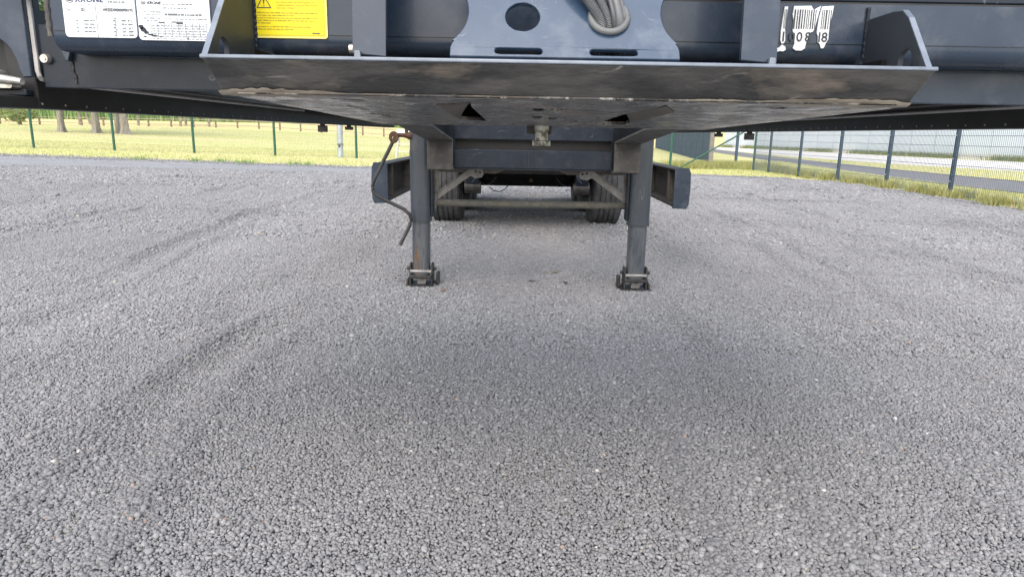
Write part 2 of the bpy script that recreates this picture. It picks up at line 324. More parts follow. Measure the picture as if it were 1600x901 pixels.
# value noise for terrain
_NG = RNG.random((256, 256))
def vnoise(x, y):
    xi = np.floor(x).astype(int); yi = np.floor(y).astype(int); fx = x-xi; fy = y-yi
    fx = fx*fx*(3-2*fx); fy = fy*fy*(3-2*fy); g = lambda a, b: _NG[a % 256, b % 256]
    return (g(xi, yi)*(1-fx)+g(xi+1, yi)*fx)*(1-fy)+(g(xi, yi+1)*(1-fx)+g(xi+1, yi+1)*fx)*fy-.5
def sstep(a, b, t):
    t = np.clip((t-a)/(b-a), 0, 1); return t*t*(3-2*t)
def terrain(x, y):
    x = np.asarray(x, float); y = np.asarray(y, float)
    z = sstep(19, 25.5, y)*np.clip(.0136*(6-x), 0, .44)
    z = z+np.clip(y-25, 0, 1e9)*.02*np.clip((4-x)/28, 0, 1)*(y < 1e9)
    z = z+np.clip(y-120, 0, 260)*.05*sstep(120, 160, y)
    return z
def und(x, y):
    return .03*vnoise(x*2.1+7, y*.9+3)+.012*vnoise(x*5.2+31, y*2.4+11)+.006*vnoise(x*13+3, y*8+9)
RUTS = [(-1.38, .9), (.80, 1.), (-3.1, .8), (2.35, .8), (3.7, .6), (-5.0, .7), (5.6, .6)]
def _rutd(x, y):
    for c, a in RUTS: yield np.abs(x-c-.05*(y-3)*np.sign(c)-.10*np.sin(y*.9+c*3)-.05*np.sin(y*2.3+c)), a*np.clip(.7+1.5*vnoise(x*.6+c*7, y*.7+c), 0, 1.2)*((1-sstep(3.6, 4.4, y)) if abs(c) < 1.6 else 1)
    for yc, k in ((5.3, .9), (6.6, .7), (9.0, 1.), (12.2, .9), (14.6, .8)):      # turning marks sweeping across the open sides
        yield np.abs(y-yc-.012*(np.abs(x)-2)**2-.10*np.sin(x*1.1+yc)), k*np.clip((np.abs(x)-2.0)/1.5, 0, 1)*np.clip(.4+2.0*vnoise(x*.5+yc*3, y*.8), 0, 1.2)
def rutmask(x, y):
    m = 0
    for d, a in _rutd(x, y): m = m+a*np.exp(-((d-.17)/.075)**2)
    return np.clip(m, 0, 1)
def rutz(x, y):
    z = 0
    for d, a in _rutd(x, y): z = z+a*(.014*np.exp(-((d-.19)/.06)**2)-.020*np.exp(-(d/.13)**2))
    return z
def footmask(x, y):      # bed pressed level under the landing feet
    x = np.asarray(x, float); y = np.asarray(y, float); d = np.minimum(np.hypot(x+.779, y-4.845), np.hypot(x-.76, y-4.845)); return sstep(.16, .42, d), .007*np.exp(-((d-.185)/.04)**2)
def yard_z(x, y):
    a, b = footmask(x, y); return terrain(x, y)+_yz(x, y)*a+b
def _yz(x, y): return (und(np.asarray(x, float), np.asarray(y, float))*.8+rutz(np.asarray(x, float), np.asarray(y, float)))*(1-.85*sstep(12, 18, np.asarray(y, float)))

# ------------------------------------------------------------------ ground
def sheet(name, xs, ys, zf, material, keep=None, kind='structure'):
    X, Y = np.meshgrid(xs, ys); Z = zf(X, Y); nx = len(xs)
    vs = np.stack([X, Y, Z], -1).reshape(-1, 3).tolist(); fs = []
    for j in range(len(ys)-1):
        for i in range(nx-1):
            if keep is None or keep((xs[i]+xs[i+1])/2, (ys[j]+ys[j+1])/2): fs.append((j*nx+i, j*nx+i+1, (j+1)*nx+i+1, (j+1)*nx+i))
    me = bpy.data.meshes.new(name); me.from_pydata(vs, [], fs); me.materials.append(M[material])
    me.polygons.foreach_set('use_smooth', [True]*len(fs))
    o = bpy.data.objects.new(name, me); COL.objects.link(o); o['kind'] = kind; return o
xs = np.concatenate([np.linspace(-700, -90, 20), np.linspace(-80, 40, 61), np.linspace(50, 700, 20)])
ys = np.concatenate([np.linspace(-300, -40, 8), np.linspace(-30, 16, 12), np.linspace(18, 70, 53), np.linspace(74, 200, 43), np.linspace(220, 900, 18)])
sheet('ground', xs, ys, lambda x, y: terrain(x, y)-.025*(1-sstep(22.4, 23.4, y))*(1-sstep(8.3, 9.0, x)), 'field')
def yard_edge(x):      # far limit of the gravel
    return np.interp(x, [-60, -20, -13, -5, 0, 5, 7, 8.2], [22.6, 22.3, 21.8, 20.8, 20.5, 20.4, 19.9, 18.0])
def ywob(x): return yard_edge(x)+.25*vnoise(np.asarray(x)*1.7, np.asarray(x)*0+4.4)+.12*vnoise(np.asarray(x)*6.1, np.asarray(x)*0+1.4)
# the gravel bed is a strip mesh whose rows run to the wavering edges
def build_yard():
    nu = 190; us = np.linspace(0, 1, nu); rows = []
    vsn = np.concatenate([np.linspace(-25, 0, 10, endpoint=False), np.linspace(0, 14, 90, endpoint=False)])
    right = lambda y: 8.35+.14*vnoise(np.asarray(y)*1.3, np.asarray(y)*0+9.2)+.05*vnoise(np.asarray(y)*5, np.asarray(y)*0+2.2)
    vs = []
    for y in vsn:
        x = -45+(float(right(np.array(y)))+45)*(1-(1-us)**2.2); vs.append(np.stack([x, np.full(nu, y), yard_z(x, np.full(nu, y))-.016*(1-sstep(9, 13.9, np.full(nu, y)))], -1))
    xr = -45+(float(right(np.array(14.0)))+45)*(1-(1-us)**2.2); e = ywob(xr)
    for t in np.linspace(0, 1, 50):
        y = 14+(e-14)*t; x = xr-(.25*t*(xr > 7.5)); z = yard_z(x, y)
        vs.append(np.stack([x, y, z+.02*(1-t)*0], -1))
    V = np.concatenate(vs); nr = len(vs)
    fs = [(j*nu+i, j*nu+i+1, (j+1)*nu+i+1, (j+1)*nu+i) for j in range(nr-1) for i in range(nu-1)]
    me = bpy.data.meshes.new('gravel_yard'); me.from_pydata(V.tolist(), [], fs); me.materials.append(M['gravel_bed'])
    me.polygons.foreach_set('use_smooth', [True]*len(fs))
    o = bpy.data.objects.new('gravel_yard', me); COL.objects.link(o); o['kind'] = 'structure'
build_yard()
def ribbon(name, left, right, z, material):
    n = len(left); MB_ = MB(); MB_.add([(x, y, z) for x, y in left]+[(x, y, z) for x, y in right], [(i, i+1, n+i+1, n+i) for i in range(n-1)])
    return tag(MB_.build(name, material), kind='structure')
ribbon('asphalt_path', [(10.7, -20), (10.8, 14.9), (11.16, 20.7), (12.1, 30.3), (14.2, 48), (18, 80)], [(14.3, -20), (14.6, 20.3), (14.74, 27.4), (15.7, 39.3), (17.2, 52), (20.4, 80)], .006, 'asphalt')
ribbon('concrete_road', [(21, -20), (19.6, 27.3), (18.0, 33.6), (17.2, 44), (17.9, 55), (20.8, 82), (22, 95)], [(36, -20), (31.4, 30), (29.8, 41.4), (28.4, 50), (27.2, 66), (25.6, 82), (25.0, 95)], .006, 'concrete')

# ------------------------------------------------------------------ loose stones
def build_gravel():
    protos = bpy.data.collections.new('stone_shapes')
    for k in range(8):
        bm = bmesh.new(); bmesh.ops.create_icosphere(bm, subdivisions=2, radius=1)
        r = np.random.default_rng(40+k); ax = r.uniform(.72, 1.22, 3); ax[2] *= .8
        cuts = [(Vector(r.normal(size=3)).normalized(), r.uniform(.62, .85)) for _ in range(7)]
        for v in bm.verts:
            for nrm, d in cuts:
                e = v.co.dot(nrm)-d
                if e > 0: v.co -= nrm*e*.85
            v.co = Vector((v.co.x*ax[0], v.co.y*ax[1], v.co.z*ax[2]))*(1+r.uniform(-.05, .05))
        for f in bm.faces: f.smooth = True
        me = bpy.data.meshes.new('stone'); bm.to_mesh(me); bm.free(); me.materials.append(M['stone'])
        protos.objects.link(bpy.data.objects.new('stone', me))
    P = []
    for y0, y1, pitch in ((.95, 3.4, .0091), (3.4, 7.0, .0120), (7.0, 13.0, .0200), (13.0, 18.5, .034)):
        hy = pitch*.866; ny = int((y1-y0)/hy); wmax = .78*y1+.8; nx = int(2*wmax/pitch)
        J, I = np.meshgrid(np.arange(ny), np.arange(nx), indexing='ij')
        x = -wmax+(I+.5*(J % 2))*pitch; y = y0+J*hy
        x = (x+RNG.uniform(-.42, .42, x.shape)*pitch).ravel(); y = (y+RNG.uniform(-.42, .42, y.shape)*pitch).ravel()
        k = (np.abs(x) < .775*y+.6) & (x < 8.2)
        if y0 > 13: k &= RNG.random(x.size) < np.clip((18.5-y)/5, 0, 1)**.7
        x = x[k]; y = y[k]
        s = pitch*.585*np.exp(RNG.normal(0, .20, x.size))
        P.append(np.stack([x, y, s], -1))
    # stones spilled into the grass along both edges
    y = RNG.uniform(9, 19, 3500); x = 8.3+np.abs(RNG.normal(0, .13, 3500)); P.append(np.stack([x, y, RNG.uniform(.008, .017, 3500)], -1))
    x = RNG.uniform(-17, 8, 6000); y = ywob(x)+RNG.normal(0, .22, 6000); P.append(np.stack([x, y, RNG.uniform(.010, .022, 6000)], -1))
    P = np.concatenate(P); n = len(P); x, y, s = P.T
    # bigger loose stones gather where wheels have churned the surface
    ch = vnoise(x*1.3+50, y*.55+20)+.6*vnoise(x*4+5, y*2+70)
    s = s*(1+.45*np.clip(ch, 0, .6)+.30*rutmask(x, y)); s = s*np.where(RNG.random(n) < .02, 1.35, 1)
    z = yard_z(x, y)+s*.6+RNG.uniform(-.45, .45, n)*s
    shade = np.clip(RNG.normal(.48, .15, n)-.22*rutmask(x, y)+.14*vnoise(x*1.1+9, y*.45+2)+.12*vnoise(x*4.3+2, y*1.8+6), 0, .955); odd = RNG.random(n)
    shade = np.where(odd < .0008, .975, np.where(odd < .0014, .987, np.where(odd < .0018, 1.0, shade)))
    me = bpy.data.meshes.new('gravel'); me.vertices.add(n)
    me.vertices.foreach_set('co', np.stack([x, y, z], -1).astype(np.float32).ravel())
    for nm, ty, dat, key in (('rot', 'FLOAT_VECTOR', np.stack([RNG.uniform(-.7, .7, n), RNG.uniform(-.7, .7, n), RNG.uniform(0, 6.283, n)], -1), 'vector'),
                             ('scl', 'FLOAT', s, 'value'), ('shade', 'FLOAT', shade, 'value')):
        a = me.attributes.new(nm, ty, 'POINT'); a.data.foreach_set(key, dat.astype(np.float32).ravel())
    a = me.attributes.new('variant', 'INT', 'POINT'); a.data.foreach_set('value', RNG.integers(0, 8, n).astype(np.int32))
    me.materials.append(M['stone'])
    o = bpy.data.objects.new('gravel', me); COL.objects.link(o)
    tag(o, 'loose grey chippings covering the yard under and around the trailer', 'gravel', kind='stuff')
    ng = bpy.data.node_groups.new('scatter_stones', 'GeometryNodeTree')
    ng.interface.new_socket('Geometry', in_out='INPUT', socket_type='NodeSocketGeometry'); ng.interface.new_socket('Geometry', in_out='OUTPUT', socket_type='NodeSocketGeometry')
    N = ng.nodes; L = ng.links; gi = N.new('NodeGroupInput'); go = N.new('NodeGroupOutput')
    ci = N.new('GeometryNodeCollectionInfo'); ci.inputs['Collection'].default_value = protos; ci.inputs['Separate Children'].default_value = True; ci.inputs['Reset Children'].default_value = True
    ip = N.new('GeometryNodeInstanceOnPoints'); ip.inputs['Pick Instance'].default_value = True
    def attr(nm, ty):
        q = N.new('GeometryNodeInputNamedAttribute'); q.data_type = ty; q.inputs['Name'].default_value = nm; return q.outputs['Attribute']
    L.new(gi.outputs[0], ip.inputs['Points']); L.new(ci.outputs[0], ip.inputs['Instance'])
    L.new(attr('variant', 'INT'), ip.inputs['Instance Index'])
    er = N.new('FunctionNodeEulerToRotation'); L.new(attr('rot', 'FLOAT_VECTOR'), er.inputs[0]); L.new(er.outputs[0], ip.inputs['Rotation'])
    L.new(attr('scl', 'FLOAT'), ip.inputs['Scale']); L.new(ip.outputs[0], go.inputs[0])
    md = o.modifiers.new('stones', 'NODES'); md.node_group = ng
build_gravel()

# ------------------------------------------------------------------ the trailer
TR = thing('semi_trailer', 'slate grey semi trailer parked on its landing legs, seen from below its coupling plate', 'trailer', (0, 0, 0))
# coupling plate: lip in front, worn underside with openings
PZ = lambda y: 1.144-(y-1.3)*.022
def plate_pt(u, v, w): return (u, v, PZ(v)+w)
holes = [[(-.268, 1.50), (-.19, 1.425), (-.199, 1.594), (-.2, 2.32), (-.284, 2.254), (-.272, 1.75)], [(.201, 1.413), (.265, 1.62), (.272, 2.427), (.172, 2.445), (.172, 1.80)],
         circ(-.046, 1.645, .016, .055, 10), circ(-.004, 1.634, .017, .055, 10), circ(-.040, 2.02, .018, .075, 10), circ(.006, 2.08, .016, .075, 10),
         [(-.455, 1.385), (-.462, 1.40), (-.405, 1.425), (-.40, 1.405)], [(-.48, 1.6), (-.49, 1.62), (-.472, 1.79), (-.465, 1.76)],
         [(-.5, 1.94), (-.508, 1.98), (-.48, 2.13), (-.472, 2.09)], [(.393, 1.395), (.40, 1.43), (.452, 1.46), (.445, 1.405)]]
holes = [h if sum((h[i][0]*h[(i+1) % len(h)][1]-h[(i+1) % len(h)][0]*h[i][1]) for i in range(len(h))) < 0 else h[::-1] for h in holes]
outer = [(-.61, 1.30), (.60, 1.30), (.622, 1.335), (.64, 1.40), (.64, 2.78), (-.64, 2.78), (-.64, 1.40), (-.632, 1.335)]
cp = MB().prism([outer]+holes, plate_pt, 0, .012).build('coupling_plate', 'plate', TR, bevel=.002)
rj = random.Random(21)
bend = [(1.2868, 1.1620), (1.2912, 1.1565), (1.2955, 1.1508), (1.302, 1.1460), (1.312, 1.1427), (1.33, 1.1415), (1.37, PZ(1.37)-.0015), (1.45, PZ(1.45)-.0015)]
def bend_pt(t):
    t = max(0, min(len(bend)-1.001, t)); i = int(t); f_ = t-i; return (bend[i][0]*(1-f_)+bend[i+1][0]*f_, bend[i][1]*(1-f_)+bend[i+1][1]*f_)
for xa, xb, hi in ((-.640, -.40, 1), (-.385, -.30, .4), (-.20, -.07, .35), (.20, .33, .5), (.345, .628, 1)):
    k = 26; vs = []; m_ = 6
    for i in range(k+1):
        t = i/k; env = hi*math.sin(math.pi*min(.98, max(.02, t)))**.35; out = abs((t if xa > 0 else 1-t))
        lo_ = 2.9-env*(1.1+.9*out)*rj.uniform(.75, 1.1); up_ = 2.9+env*(1.2+2.3*out)*rj.uniform(.55, 1.1)
        for j in range(m_+1):
            y_, z_ = bend_pt(lo_+(up_-lo_)*j/m_); vs.append(((xa+(xb-xa)*t)*1.0-.004, y_-.0008, z_-.0008))
    MB().add(vs, [(i*(m_+1)+j, i*(m_+1)+j+1, (i+1)*(m_+1)+j+1, (i+1)*(m_+1)+j) for i in range(k) for j in range(m_)]).build('scraped_rim', 'plate_rim', cp, smooth=True)
# pressed ramps leading up into the openings
for a, b, c, d in (((-.268, 1.50), (-.19, 1.425), (-.199, 1.594), (-.284, 2.254)), ((.201, 1.413), (.265, 1.62), (.272, 2.30), (.172, 1.80))):
    n = 8; vs = []
    ab = (a, b, c, d) if a[0] < 0 else (a, b, c, d)
    for i in range(n+1):
        t = i/n
        if a[0] < 0: p = (a[0]+(b[0]-a[0])*t, a[1]+(b[1]-a[1])*t); q = (d[0]+(c[0]-d[0])*t, d[1]+(c[1]-d[1])*t); zp = 0; zq = .004+.012*t
        else: p = (a[0]+(b[0]-a[0])*t, a[1]+(b[1]-a[1])*t); q = (d[0]+(c[0]-d[0])*t, d[1]+(c[1]-d[1])*t); zp = 0; zq = .014-.011*t
        for k in range(7):
            u = k/6; vs.append((p[0]+(q[0]-p[0])*u, p[1]+(q[1]-p[1])*u, PZ(p[1]+(q[1]-p[1])*u)+.001+zp+(zq-zp)*u+.006*math.sin(math.pi*t)*u))
    r = MB().add(vs, [(7*i+k, 7*i+k+1, 7*i+k+8, 7*i+k+7) for i in range(n) for k in range(6)])
    o = r.build('pressed_ramp', 'ramp', cp, smooth=True); md = o.modifiers.new('t', 'SOLIDIFY'); md.thickness = .003; md.offset = 1 if False else -1
lip = MB().prism([(1.250, 1.200), (1.258, 1.2), (1.306, 1.158), (1.330, 1.150), (1.330, 1.1425), (1.312, 1.1435), (1.302, 1.1468), (1.2955, 1.1515), (1.291, 1.157)], lambda u, v, w: (w*(1 if v > 1.18 else .985)-.008, u, v), -.640, .640)
lip.build('front_lip', 'lip', TR, bevel=.0015)
MB().box(-.652, .636, 1.247, 1.262, 1.2005, 1.2075).build('lip_edge', 'lipedge', TR, bevel=.002)
# triangular gussets at the ends of the lip
for x, top in ((-.648, 1.42), (.626, 1.322)):
    pts = [(1.262, 1.208), (1.262+(top-.02-1.208)*.84, top-.02), (1.278+(top-.01-1.208)*.84, top-.003), (1.30+(top-1.208)*.84, top), (1.497, top), (1.497, 1.208)]
    arch = [(1.335+.022*math.cos(a), 1.226+.02*math.sin(a)) for a in [math.pi*k/10 for k in range(11)]]+[(1.313, 1.2095), (1.357, 1.2095)]
    g = MB().prism([pts, arch[::-1]], YZ, x-.005, x+.005).build('gusset', 'gusset', TR, bevel=.0015)
    e = MB(); q0, q1, q2 = pts[0], pts[1], pts[3]
    e.add([(x+sx*.0052, y-.002, z) for y, z in (q0, q1, pts[2], q2) for sx in (-1, 1)], [(0, 1, 3, 2), (2, 3, 5, 4), (4, 5, 7, 6)])
    ed = e.build('gusset_edge', 'lipedge', g); md = ed.modifiers.new('t', 'SOLIDIFY'); md.thickness = .002
    s = 1 if x < 0 else -1
    wd = MB().tube([(x+s*.006+.0006*math.sin(i*2.1), 1.496, 1.245+i*.004+.0006*math.sin(i*3.3)) for i in range(26)], .005, 8, rf=lambda i: .0040+.0003*math.sin(i*1.9))
    wd.build('weld_seam', 'paint', g, smooth=True)
    for zz in (1.222, 1.234): MB().lathe([(-.003, .001), (-.003, .0045), (.003, .003), (.003, .0005)], (x+s*.012, 1.492, zz), 'x', 8).build('weld_spot', 'paint_front', g, smooth=True)
# front cross beam with rounded lower edge
bp = [(1.50, 1.352), (1.50, 1.275)]+[(1.536-.036*math.cos(a), 1.266-.030*math.sin(a)) for a in [math.pi/2*k/8 for k in range(9)]]+[(1.62, 1.236), (1.62, 1.352)]
beam = MB().prism(bp, YZ, -1.07, 1.19).build('front_beam', 'paint_front', TR, bevel=.002)
MB().box(-1.07, 1.19, 1.4985, 1.5, 1.2735, 1.2745).build('beam_crease', 'paint', beam)
MB().box(-1.19, 1.19, 1.535, 1.60, 1.362, 1.55).build('front_wall', 'paint', TR, bevel=.004)
MB().box(-1.19, 1.19, 1.53, 1.535, 1.353, 1.361).build('shadow_gap', 'black', TR)
sm = MB().tube([(-1.075+.0006*math.sin(i*1.7), 1.4995, 1.262+i*.006) for i in range(26)], .006, 8, rf=lambda i: .0055+.0006*math.sin(i*2.3)+.0005*math.sin(i*5.1))
sm.build('weld_seam', 'brown', beam, smooth=True)
# lower panels beside the plate
for sx in (-1, 1):
    x0, x1 = (-1.168, -.66) if sx < 0 else (.645, 1.195)
    p = MB().box(x0, x1, 1.60, 1.612, 1.164, 1.30).build('lower_panel', 'paint' if sx < 0 else 'paint_front', TR, bevel=.002)
    MB().box(x0+.18, x1, 1.594, 1.5995, 1.2325, 1.2350).build('panel_edge', 'paint_front', p)
    if sx < 0:
        MB().prism([(-1.112, 1.243), (-1.092, 1.243), (-1.099, 1.222), (-1.105, 1.222)], XZ, 1.585, 1.5995).build('stiffener', 'paint_front', p, bevel=.002)
        MB().tube([(-1.10+.0015*math.sin(i*.9)+.0006*i, 1.5995, 1.222-i*.004) for i in range(13)], .003, 7, rf=lambda i: .003+.0006*math.sin(i*1.7)).build('weld_run', 'black', p, smooth=True)
b = MB().lathe([(-.001, .0005), (-.001, .011), (.006, .0115), (.012, .009), (.012, .0005)], (0, 0, 0), 'z', 12)
bo = b.build('bolt', 'silver', TR, smooth=True); bo.rotation_euler = (math.radians(90), 0, 0); bo.location = (-1.154, 1.598, 1.226)
b2 = MB().lathe([(-.0005, .0005), (-.0005, .0055), (.014, .0055), (.014, .0005)], (0, 0, 0), 'z', 6).build('bolt_shank', 'silver', bo, smooth=False)
# side rails with flange, rivets and marker lights
riv = MB().lathe([(0, .0032), (.0012, .0030), (.0022, .0018), (.0024, .0002)], (0, 0, 0), 'x', 8)
rm = None
for sx in (-1, 1):
    rail = MB().box(min(sx*1.2, sx*1.265), max(sx*1.2, sx*1.265), 1.62, 6.2, 1.118, 1.34).build('side_rail', 'black', TR, bevel=.003)
    MB().box(min(sx*1.2, sx*1.37), max(sx*1.2, sx*1.37), 1.47, 1.6195, 1.1165, 1.1435).build('rail_nose', 'black', rail, bevel=.003)
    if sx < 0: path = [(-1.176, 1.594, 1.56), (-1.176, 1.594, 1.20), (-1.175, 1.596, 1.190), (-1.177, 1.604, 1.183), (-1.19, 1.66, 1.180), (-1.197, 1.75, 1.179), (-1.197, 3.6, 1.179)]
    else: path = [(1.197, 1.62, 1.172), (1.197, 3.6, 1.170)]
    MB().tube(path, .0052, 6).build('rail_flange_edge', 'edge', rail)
    MB().box(min(sx*1.10, sx*1.199), max(sx*1.10, sx*1.199), 1.62, 6.2, 1.1840, 1.19).build('rail_flange', 'black', rail)
    for k in range(34):
        if rm is None: o = riv.build('rivet', 'zinc', rail, smooth=True); rm = o.data
        else: o = bpy.data.objects.new('rivet', rm); COL.objects.link(o); o.parent = rail
        o.location = (sx*1.2, 1.63+k*.083, 1.129); o.rotation_euler = (0, 0, math.pi if sx > 0 else 0)
    for yy, hh in ((4.0, .045), (4.62, .030)):
        lm = MB().box(sx*1.222-.026, sx*1.222+.026, yy, yy+.03, 1.118-hh, 1.1185-.008).build('marker_light', 'black_dusty', TR, bevel=.004)
        MB().box(sx*1.222-.012, sx*1.222+.012, yy+.004, yy+.026, 1.108, 1.1185).build('light_stem', 'black', lm)
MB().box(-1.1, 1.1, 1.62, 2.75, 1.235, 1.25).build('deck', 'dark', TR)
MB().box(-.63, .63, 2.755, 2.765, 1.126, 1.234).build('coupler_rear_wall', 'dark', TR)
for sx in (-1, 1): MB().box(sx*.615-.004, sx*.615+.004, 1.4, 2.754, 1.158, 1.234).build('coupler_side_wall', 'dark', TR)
# corner housings (left one shows its arched opening and silver lock)
for sx in (-1, 1):
    f = lambda u, v, w, s=sx: (u if s < 0 else -u, w, v)
    hp = [(-1.185, 1.6), (-1.185, 1.186), (-1.205, 1.184)]+[(-1.277+.065*math.cos(a), 1.202+.072*math.sin(a)) for a in [math.pi/2*k/8 for k in range(9)]]+[(-1.36, 1.274), (-1.36, 1.6)]
    hs = MB().prism(hp, f, 1.585, 1.597).build('corner_housing', 'paint_front', TR, bevel=.0025)
    MB().box(min(sx*1.212, sx*1.36), max(sx*1.212, sx*1.36), 1.66, 1.68, 1.15, 1.6).build('housing_back', 'black', hs)
    MB().box(min(sx*1.21, sx*1.36), max(sx*1.21, sx*1.36), 1.597, 1.68, 1.145, 1.160).build('housing_sill', 'paint', hs, bevel=.003)
    MB().prism(rrect(-1.36, -1.222, 1.160, 1.178, .006), f, 1.57, 1.60).build('lock_bar', 'silver', hs, bevel=.003)
    MB().tube([(sx*1.25, 1.57, 1.180), (sx*1.22, 1.565, 1.177), (sx*1.19, 1.56, 1.174)], .011, 10, rf=lambda i: (.011, .010, .007)[i]).build('lock_handle', 'silver', hs, smooth=True)
    MB().cyl((sx*1.287, 1.60, 1.192), (sx*1.287, 1.63, 1.192), .012).build('lock_pin', 'zinc', hs, smooth=True)
# centre bracket leaning back, with hole, cable hole and two slots
BL = math.radians(31)
def bpt(u, v, w): return (u-.0125, 1.2635+v*math.sin(BL)-w*math.cos(BL), 1.2075+v*math.cos(BL)+w*math.sin(BL))
arcL = [(-.2555+.083*math.cos(a), .094+.083*math.sin(a)) for a in [math.radians(-48+108*k/14) for k in range(15)]]
half = [(-.2015, 0), (-.2015, .018), (-.1995, .026), (-.195, .033)]+arcL+[(-.2015, .19), (-.2015, .22)]
outl = half+[(-u, v) for u, v in reversed(half)]
slot = lambda u, v: rrect(u-.042, u+.042, v-.0065, v+.0065, .006, 4)[::-1]
bk = MB().prism([outl[::-1], circ(-.075, .085, .031), circ(.079, .083, .030), slot(-.081, .012)[::1], slot(.086, .012)], bpt, 0, .010).build('centre_bracket', 'bracket', TR, bevel=.0015)
gr = MB(); n = 28
gr.tube([bpt(.079+.032*math.cos(2*math.pi*k/n), .083+.031*math.sin(2*math.pi*k/n), .014) for k in range(n+1)], .0062, 10)
gr.build('cable_grommet', 'grommet', bk, smooth=True)
def cable(pts, r, material, corr, name):
    P = [Vector(p) for p in pts]; out = []; seg = 170 if corr else 26
    for i in range(seg+1):        # Catmull-Rom
        t = i/seg*(len(P)-1); k = min(int(t), len(P)-2); s = t-k
        p0, p1, p2, p3 = P[max(k-1, 0)], P[k], P[k+1], P[min(k+2, len(P)-1)]
        out.append(.5*((2*p1)+(p2-p0)*s+(2*p0-5*p1+4*p2-p3)*s*s+(3*p1-p0-3*p2+p3)*s**3))
    return MB().tube(out, r, 12, rf=(lambda i: r*(1 if i % 2 else .86)) if corr else None).build(name, material, TR, smooth=not corr)
cable([bpt(.078, .045, -.05), bpt(.064, .072, .012), bpt(.038, .11, .03), bpt(.008, .155, .036), bpt(-.03, .225, .036)], .0098, 'conduit', True, 'corrugated_conduit')
cable([bpt(.086, .045, -.05), bpt(.078, .074, .010), bpt(.056, .115, .034), bpt(.030, .165, .042), bpt(.0, .23, .042)], .0078, 'conduit', True, 'corrugated_conduit')
cable([bpt(.09, .04, -.05), bpt(.088, .07, .012), bpt(.078, .11, .030), bpt(.060, .165, .040), bpt(.04, .23, .044)], .0048, 'conduit_dark', False, 'thin_cable')
c4 = cable([bpt(.10, .04, -.05), bpt(.098, .07, .010), bpt(.088, .115, .026), bpt(.072, .165, .036), bpt(.05, .23, .040)], .0086, 'conduit', False, 'smooth_hose')
cable([bpt(.108, .04, -.05), bpt(.107, .072, .006), bpt(.099, .115, .018), bpt(.086, .165, .028), bpt(.066, .23, .034)], .0055, 'conduit', False, 'thin_cable')
n = 16; cc = [Vector(bpt(.079, .128, .034)), (Vector(bpt(.07, .15, .036))-Vector(bpt(.086, .11, .027))).normalized()]
a1 = cc[1].cross(Vector((1, 0, 0))).normalized(); a2 = cc[1].cross(a1)
MB().tube([cc[0]+a1*.014*math.cos(2*math.pi*k/n)+a2*.018*math.sin(2*math.pi*k/n) for k in range(n+1)], .0022, 6).build('cable_tie', 'conduit_dark', c4, smooth=True)
# upright bars
for x0, x1 in ((-.400, -.338), (.314, .380)):
    lean = .10
    up = MB().prism([(x0, 1.2185), (x1, 1.2135), (x1, 1.6), (x0, 1.6)], lambda u, v, w: (u, w+lean*(v-1.21), v), 1.318, 1.330).build('upright_bar', 'paint_front', TR, bevel=.0025)
    wx = x0+.004 if x0 < 0 else x1-.014
    MB().box(wx, wx+.010, 1.33, 1.499, 1.219, 1.6).build('bar_web', 'paint', up)
    foot = x0+.012 if x0 < 0 else x1-.012
    MB().prism([(foot-.012, 1.2078), (foot+.012, 1.2078), (foot+.006, 1.212), (foot+.005, 1.224), (foot-.005, 1.224), (foot-.006, 1.212)], XZ, 1.305, 1.316).build('bar_foot', 'lipedge', up, bevel=.001)
    if x0 < 0: MB().cyl((x0-.008, 1.332, 1.229), (x0+.001, 1.332, 1.229), .0085, 12).build('bolt_head', 'silver', up, smooth=False)
    MB().box(x0+.02, x1-.006, 1.335, 1.40, 1.2085, 1.2165).build('bar_clip', 'black_dusty', up, bevel=.002)
# kingpin with flange block
kp = MB().lathe([(1.116, .030), (1.094, .030), (1.094, .0255), (1.058, .0255), (1.058, .0355), (1.038, .0355), (1.038, .001)], (-.005, 2.72, 0), 'z', 28).build('kingpin', 'chrome', TR, bevel=.001)
MB().box(-.062, .034, 2.735, 2.765, 1.083, 1.118).build('kingpin_block', 'brown', kp, bevel=.003)
# gooseneck main beams
def main_beam(sx):
    x0, x1 = .514, .680
    pr = [(2.80, 1.122), (3.40, 1.121), (4.45, 1.045), (4.45, .858), (13.2, .858), (13.2, 1.23), (2.80, 1.23)]
    f = lambda u, v, w: (sx*w, u, v)
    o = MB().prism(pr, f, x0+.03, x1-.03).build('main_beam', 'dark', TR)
    MB().prism([(2.80, 1.112), (3.40, 1.111), (4.448, 1.033), (4.448, 1.0445), (3.40, 1.1205), (2.80, 1.1215)], f, x0, x1).build('sloping_flange', 'flange', o, bevel=.002)
    MB().prism([(4.43, 1.040), (4.43, .852), (4.4485, .852), (4.4485, 1.040)], f, x0, x1).build('drop_face', 'brown', o, bevel=.003)
    MB().prism([(4.4495, .846), (13.2, .846), (13.2, .8575), (4.4495, .8575)], f, x0, x1).build('lower_flange', 'brown', o, bevel=.002)
    return o
for sx in (-1, 1): main_beam(sx)
